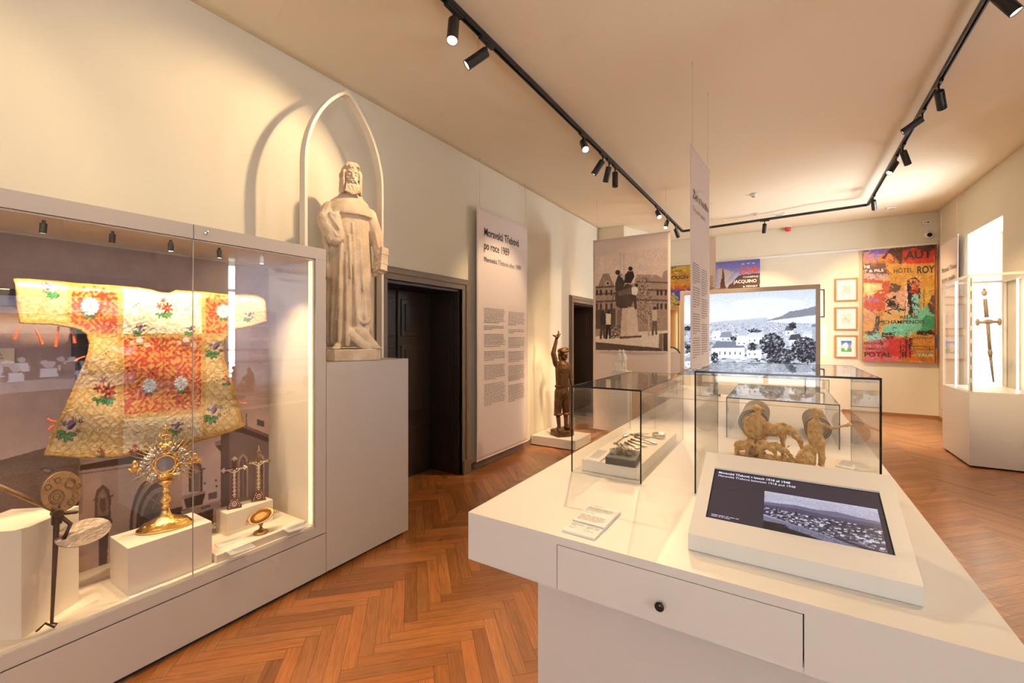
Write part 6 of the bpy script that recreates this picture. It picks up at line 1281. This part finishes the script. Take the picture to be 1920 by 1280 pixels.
texts = [('ELTA', 1620, 492, .20, .45, m_o, .02), ('AUT', 1698, 486, .22, .38, m_k, .03), ('NE', 1620, 503, .08, .09, m_w, .02), ('T & FILS', 1620, 511, .075, .30, m_w, .015), ('HÔTEL', 1675, 512, .12, .28, m_k, .012), ('ROY', 1719, 512.5, .19, .245, m_k, .03), ('Va', 1622, 566, .12, .22, m_v, .02), ('RT', 1619, 597, .08, .09, m_v, .02),
 ('RÉLAIS', 1687, 597, .078, .26, m_k, .02), ('CHAMPENOIS', 1656, 607, .095, .60, m_k, .02), ('RESTAUR', 1713, 635, .05, .27, m_k, .008), ('ENGRAIS', 1619, 645, .06, .31, m_k, .012), ('UIMIQUES', 1619, 655, .055, .37, m_k, .008), ('POTAL', 1620, 668, .13, .42, m_k, .03), ('POISSONNERI', 1712, 656, .042, .29, m_k, .006), ('TAUR', 1721, 668, .075, .22, m_t, .02)]
sc11 = YP/10.9
X0c, X1c = aty(1618, 560, YP-.04).x, aty(1752.5, 560, YP-.04).x; Zt, Zb = 3.268, 1.048
canvas_thing(X0c, X1c, Zb, Zt, c, 'large colourful painted canvas lettered HÔTEL ROY and CHAMPENOIS on the back wall', texts, 200, 420)
c2_ = Canvas(1748, 440, 1775, 690, 3, (210, 120, 40)); c2_.grad(450, 520, (150, 60, 34), (214, 120, 50)); c2_.grad(560, 640, (214, 120, 40), (180, 90, 40)); c2_.poly([(1750, 628), (1772, 625), (1772, 655), (1750, 652)], (84, 80, 130)); c2_.line([(1754, 466), (1764, 474)], 1.6, (30, 20, 20)); c2_.line([(1763, 466), (1755, 476)], 1.6, (30, 20, 20)); c2_.line([(1754, 482), (1762, 480)], 1.6, (30, 20, 20)); c2_.noise(.3, 4, seed=2)
canvas_thing(X1c+.012, 2.46, Zb, Zt, c2_, 'narrow orange painted canvas squeezed into the back right corner', [], 20, 300)
c3 = Canvas(1338, 480, 1430, 620, 3, (120, 110, 190)); c3.grad(482, 515, (96, 88, 180), (190, 180, 214)); c3.grad(515, 560, (176, 182, 210), (214, 200, 190)); c3.poly(f6([(415, 340), (450, 330), (540, 360), (500, 420), (430, 440)]), (226, 200, 190))
c3.poly(f6([(438, 484), (448, 430), (458, 335), (464, 335), (472, 430), (490, 484)]), (110, 56, 40)); c3.poly(f6([(495, 484), (545, 420), (580, 385), (740, 368), (740, 484)]), (88, 52, 42)); c3.poly([(1338, 541), (1430, 541), (1430, 620), (1338, 620)], (150, 90, 60)); c3.strokes(120, 4, 1.5, 8, 3); c3.noise(.2, 5, seed=3)
for x_ in range(590, 740, 9): c3.line(f6([(x_, 378), (x_+3, 366)]), .7, (60, 50, 50))
c3.line(f6([(490, 484), (545, 415)]), .8, (210, 170, 150)); 
canvas_thing(aty(1335, 500, YP-.04).x, aty(1425, 500, YP-.04).x, 1.6, Zt, c3, 'violet painted canvas with a church spire and red COB lettering above the lightbox', [('COB', 1386, 512, .17, .375, m_r, .035), ('CHAMPAG', 1393, 521, .055, .30, m_w, .01), ('JACQUINO', 1376, 531, .10, .46, m_w, .02), ('& FERNAY', 1393, 538.5, .055, .29, m_w, .01), ('x Y x', 1390, 496, .05, .28, m_w, .012)], 120, 200)
c4 = Canvas(1250, 490, 1310, 640, 3, (222, 170, 60)); c4.grad(500, 520, (226, 190, 70), (220, 140, 50)); c4.grad(535, 545, (230, 130, 50), (206, 80, 36)); c4.poly([(1250, 545), (1310, 540), (1310, 560), (1250, 565)], (96, 90, 180)); c4.poly([(1258, 548), (1264, 548), (1270, 575), (1258, 580)], (220, 190, 60)); c4.poly([(1250, 576), (1272, 568), (1276, 600), (1250, 600)], (40, 34, 40)); c4.poly([(1260, 500), (1268, 500), (1266, 503), (1258, 503)], (40, 30, 30)); c4.strokes(260, 6, 2.2, 9); c4.noise(.25, 4, seed=5)
canvas_thing(-2.36, aty(1334, 520, YP-.04).x-.03, 1.5, Zt-.02, c4, 'yellow and orange painted canvas lettered OUGN, left of the spire canvas', [('UVRES', 1259.5, 511, .075, .235, m_k, .008), ('OUGN', 1259, 524, .125, .38, m_k, .02), ('ABLEC', 1259, 533, .06, .30, m_r, .006)], 110, 180)
# ------------------------------------------------------------------ ceiling and wall devices
cd = empty('security_camera', (2.36, YB, 3.46), 'white dome security camera with black lens on the back wall near the corner', 'camera')
b = MB().lathe([(.060, 0), (.068, .01), (.066, .05), (.05, .075), (.028, .088)], 32, Matrix.Translation((2.36, YB-.001, 3.46)) @ Euler((PI/2, 0, 0)).to_matrix().to_4x4()); b.build('housing', M_wplastic, cd, smooth=True)
MB().ell((2.36, YB-.082, 3.458), (.040, .022, .040)).build('dome_lens', M_blackgloss, cd, smooth=True)
MB().tube([(2.35, YB-.012, 3.53), (2.325, YB-.03, 3.60), (2.34, YB-.015, 3.665)], .005, 6).build('cable', M_wplastic, cd)
jb = empty('junction_box', (2.33, YB-.02, 3.70), 'small white socket box on the back wall above the security camera', 'box')
MB().box(2.27, 2.385, YB-.035, YB-.001, 3.665, 3.745).build('box', M_wplastic, jb, bevel=.003); MB().box(2.30, 2.318, YB-.037, YB-.035, 3.70, 3.715).box(2.335, 2.36, YB-.037, YB-.035, 3.695, 3.72).build('sockets', M_black, jb)
def det(u, q, name, label, kind, cat):
    z0_ = 3.8
    for _ in range(30):
        p = atz(u, q, z0_-.015); z0_ = .5*z0_+.5*(zc(p.x, min(p.y, YB-.1))-.001)
    p.y = min(p.y, YB-.09)
    r = empty(name, (p.x, p.y, z0_), label, cat); 
    if kind == 'round': MB().lathe([(.055, 0), (.055, -.018), (.042, -.034), (.020, -.046), (.005, -.048)], 28).build('housing', M_wplastic, r, local=True, smooth=True); MB().lathe([(.018, -.0465), (.018, -.050)], 16).build('sensor', M_black, r, local=True)
    elif kind == 'red': MB().lathe([(.060, .0), (.060, -.03), (.052, -.035), (.052, -.075), (.04, -.09), (.01, -.094)], 28).build('housing', M_redplastic, r, local=True, smooth=True); MB().lathe([(.062, .0), (.062, -.012)], 28).build('mount', M_wplastic, r, local=True)
    else: w_, l_ = kind; MB().box(-w_, w_, -l_, l_, -.028, 0).build('housing', M_wplastic, r, local=True, bevel=.004); MB().box(-w_*.5, w_*.5, -l_*.4, l_*.4, -.032, -.028).build('sensor', mat('grey_lens_%d' % len(MATS), (.3, .3, .3), .4), r, local=True)
det(1413, 365, 'smoke_detector', 'round white smoke detector on the ceiling, nearest of the ceiling devices', 'round', 'detector')
det(1416, 401, 'ceiling_sensor', 'small square white sensor on the ceiling behind the smoke detector', (.05, .04), 'sensor')
det(1460, 402, 'ceiling_sensor', 'oblong white ceiling sensor right of the small square one', (.10, .05), 'sensor')
det(1671, 390, 'ceiling_sensor', 'flat white ceiling sensor near the right rail corner', (.07, .05), 'sensor')
det(1477, 434, 'fire_alarm', 'red fire alarm sounder high up before the back wall', 'red', 'alarm')
# ------------------------------------------------------------------ sword showcase on the right
sc2 = empty('sword_showcase', (2.2, 7.7, 0), 'white cabinet showcase with glass top holding a tall sword at the right', 'showcase')
a0, a1, b0, b1, zs, ztp = 1.885, 2.49, 7.215, 8.24, .87, 2.285
MB().box(a0, a1, b0, b1, .02, zs).build('base', mat('cool_cabinet_white', (.74, .72, .69), .5), sc2, bevel=.002); MB().box(a0+.03, a1, b0+.03, b1-.03, 0, .02).build('plinth_recess', M_gap, sc2)
g = .028; b = MB()
for (x_, y_) in ((a0, b0), (a0, b1-g), (a1-g, b0), (a1-g, b1-g)): b.box(x_, x_+g, y_, y_+g, zs, ztp)
for z_ in (ztp-g,):
    b.box(a0+g, a1-g, b0, b0+g, z_, ztp).box(a0+g, a1-g, b1-g, b1, z_, ztp).box(a0, a0+g, b0+g, b1-g, z_, ztp).box(a1-g, a1, b0+g, b1-g, z_, ztp)
b.box(a0+g, a1-g, b0, b0+g, zs, zs+.012).box(a0, a0+g, b0+g, b1-g, zs, zs+.012); b.build('frame', M_white, sc2)
for q in ((a0+g, a1-g, b0+.008, b0+.013, zs+.012, ztp-g), (a0+.008, a0+.013, b0+g, b1-g, zs+.012, ztp-g), (a0+g, a1-g, b1-.013, b1-.008, zs, ztp-g)): MB().box(*q).build('glass_pane', M_glass, sc2)
for (x_, y_) in ((a0+g+.004, b0+.62), (a1-g-.02, b0+.55)): MB().box(x_, x_+.014, y_, y_+.014, zs, ztp-g).build('light_strip', M_strip, sc2)
b = MB()
for k in range(9): b.box(a0+.010, a0+.016, b0-.0015, b0, zs+.03+.155*k, zs+.13+.155*k)
b.build('hinge_gap', M_black, sc2)
MB().box(a0+g, a1-g, b0+g, b1-g, zs, zs+.02).build('deck', M_white, sc2)
sw = empty('old_sword', (2.08, 7.45, .895), 'old pale brown sword with crossguard standing upright point down in the showcase', 'sword')
M_swd = mat('pale_rust', (.56, .43, .29), .6, .3, bump=.3, var=.3, vscale=20); yq = 7.45
S_ = lambda u, q: aty(u, q, yq)
MB().tube([S_(1847, 560), S_(1850, 595)], [.018, .020], 10).build('grip', M_swd, sw, smooth=True); b = MB(); b.ell(S_(1845.5, 549), (.026, .014, .036)); b.ell(S_(1845, 543), (.014, .012, .018)); b.build('pommel', M_swd, sw, smooth=True)
pq, pr = S_(1833, 604), S_(1874, 603); b = MB(); b.cyl(pq, pr, .017, n=10); 
for p in (pq, pr): b.ell(p, (.020, .016, .045))
b.ell(S_(1853, 603), (.05, .022, .030)); b.build('crossguard', M_swd, sw, smooth=True)
p1, p2_, p3_, p4_ = S_(1852, 607), S_(1856, 655), S_(1857, 668), S_(1863, 716)
b = MB(); b.tube([p1, p2_], [.018, .017], 8); b.tube([p2_, p2_*.5+p3_*.5, p3_], [.018, .024, .016], 8); b.build('scabbard', M_swd, sw, smooth=True); MB().tube([p3_, p4_], [.016, .010], 6).build('blade', mat('dull_blade', (.34, .26, .24), .4, .6), sw, smooth=True)
MB().box(p4_.x-.02, p4_.x+.02, yq-.02, yq+.02, .891, p4_.z+.01).build('stand_foot', M_glass, sw)
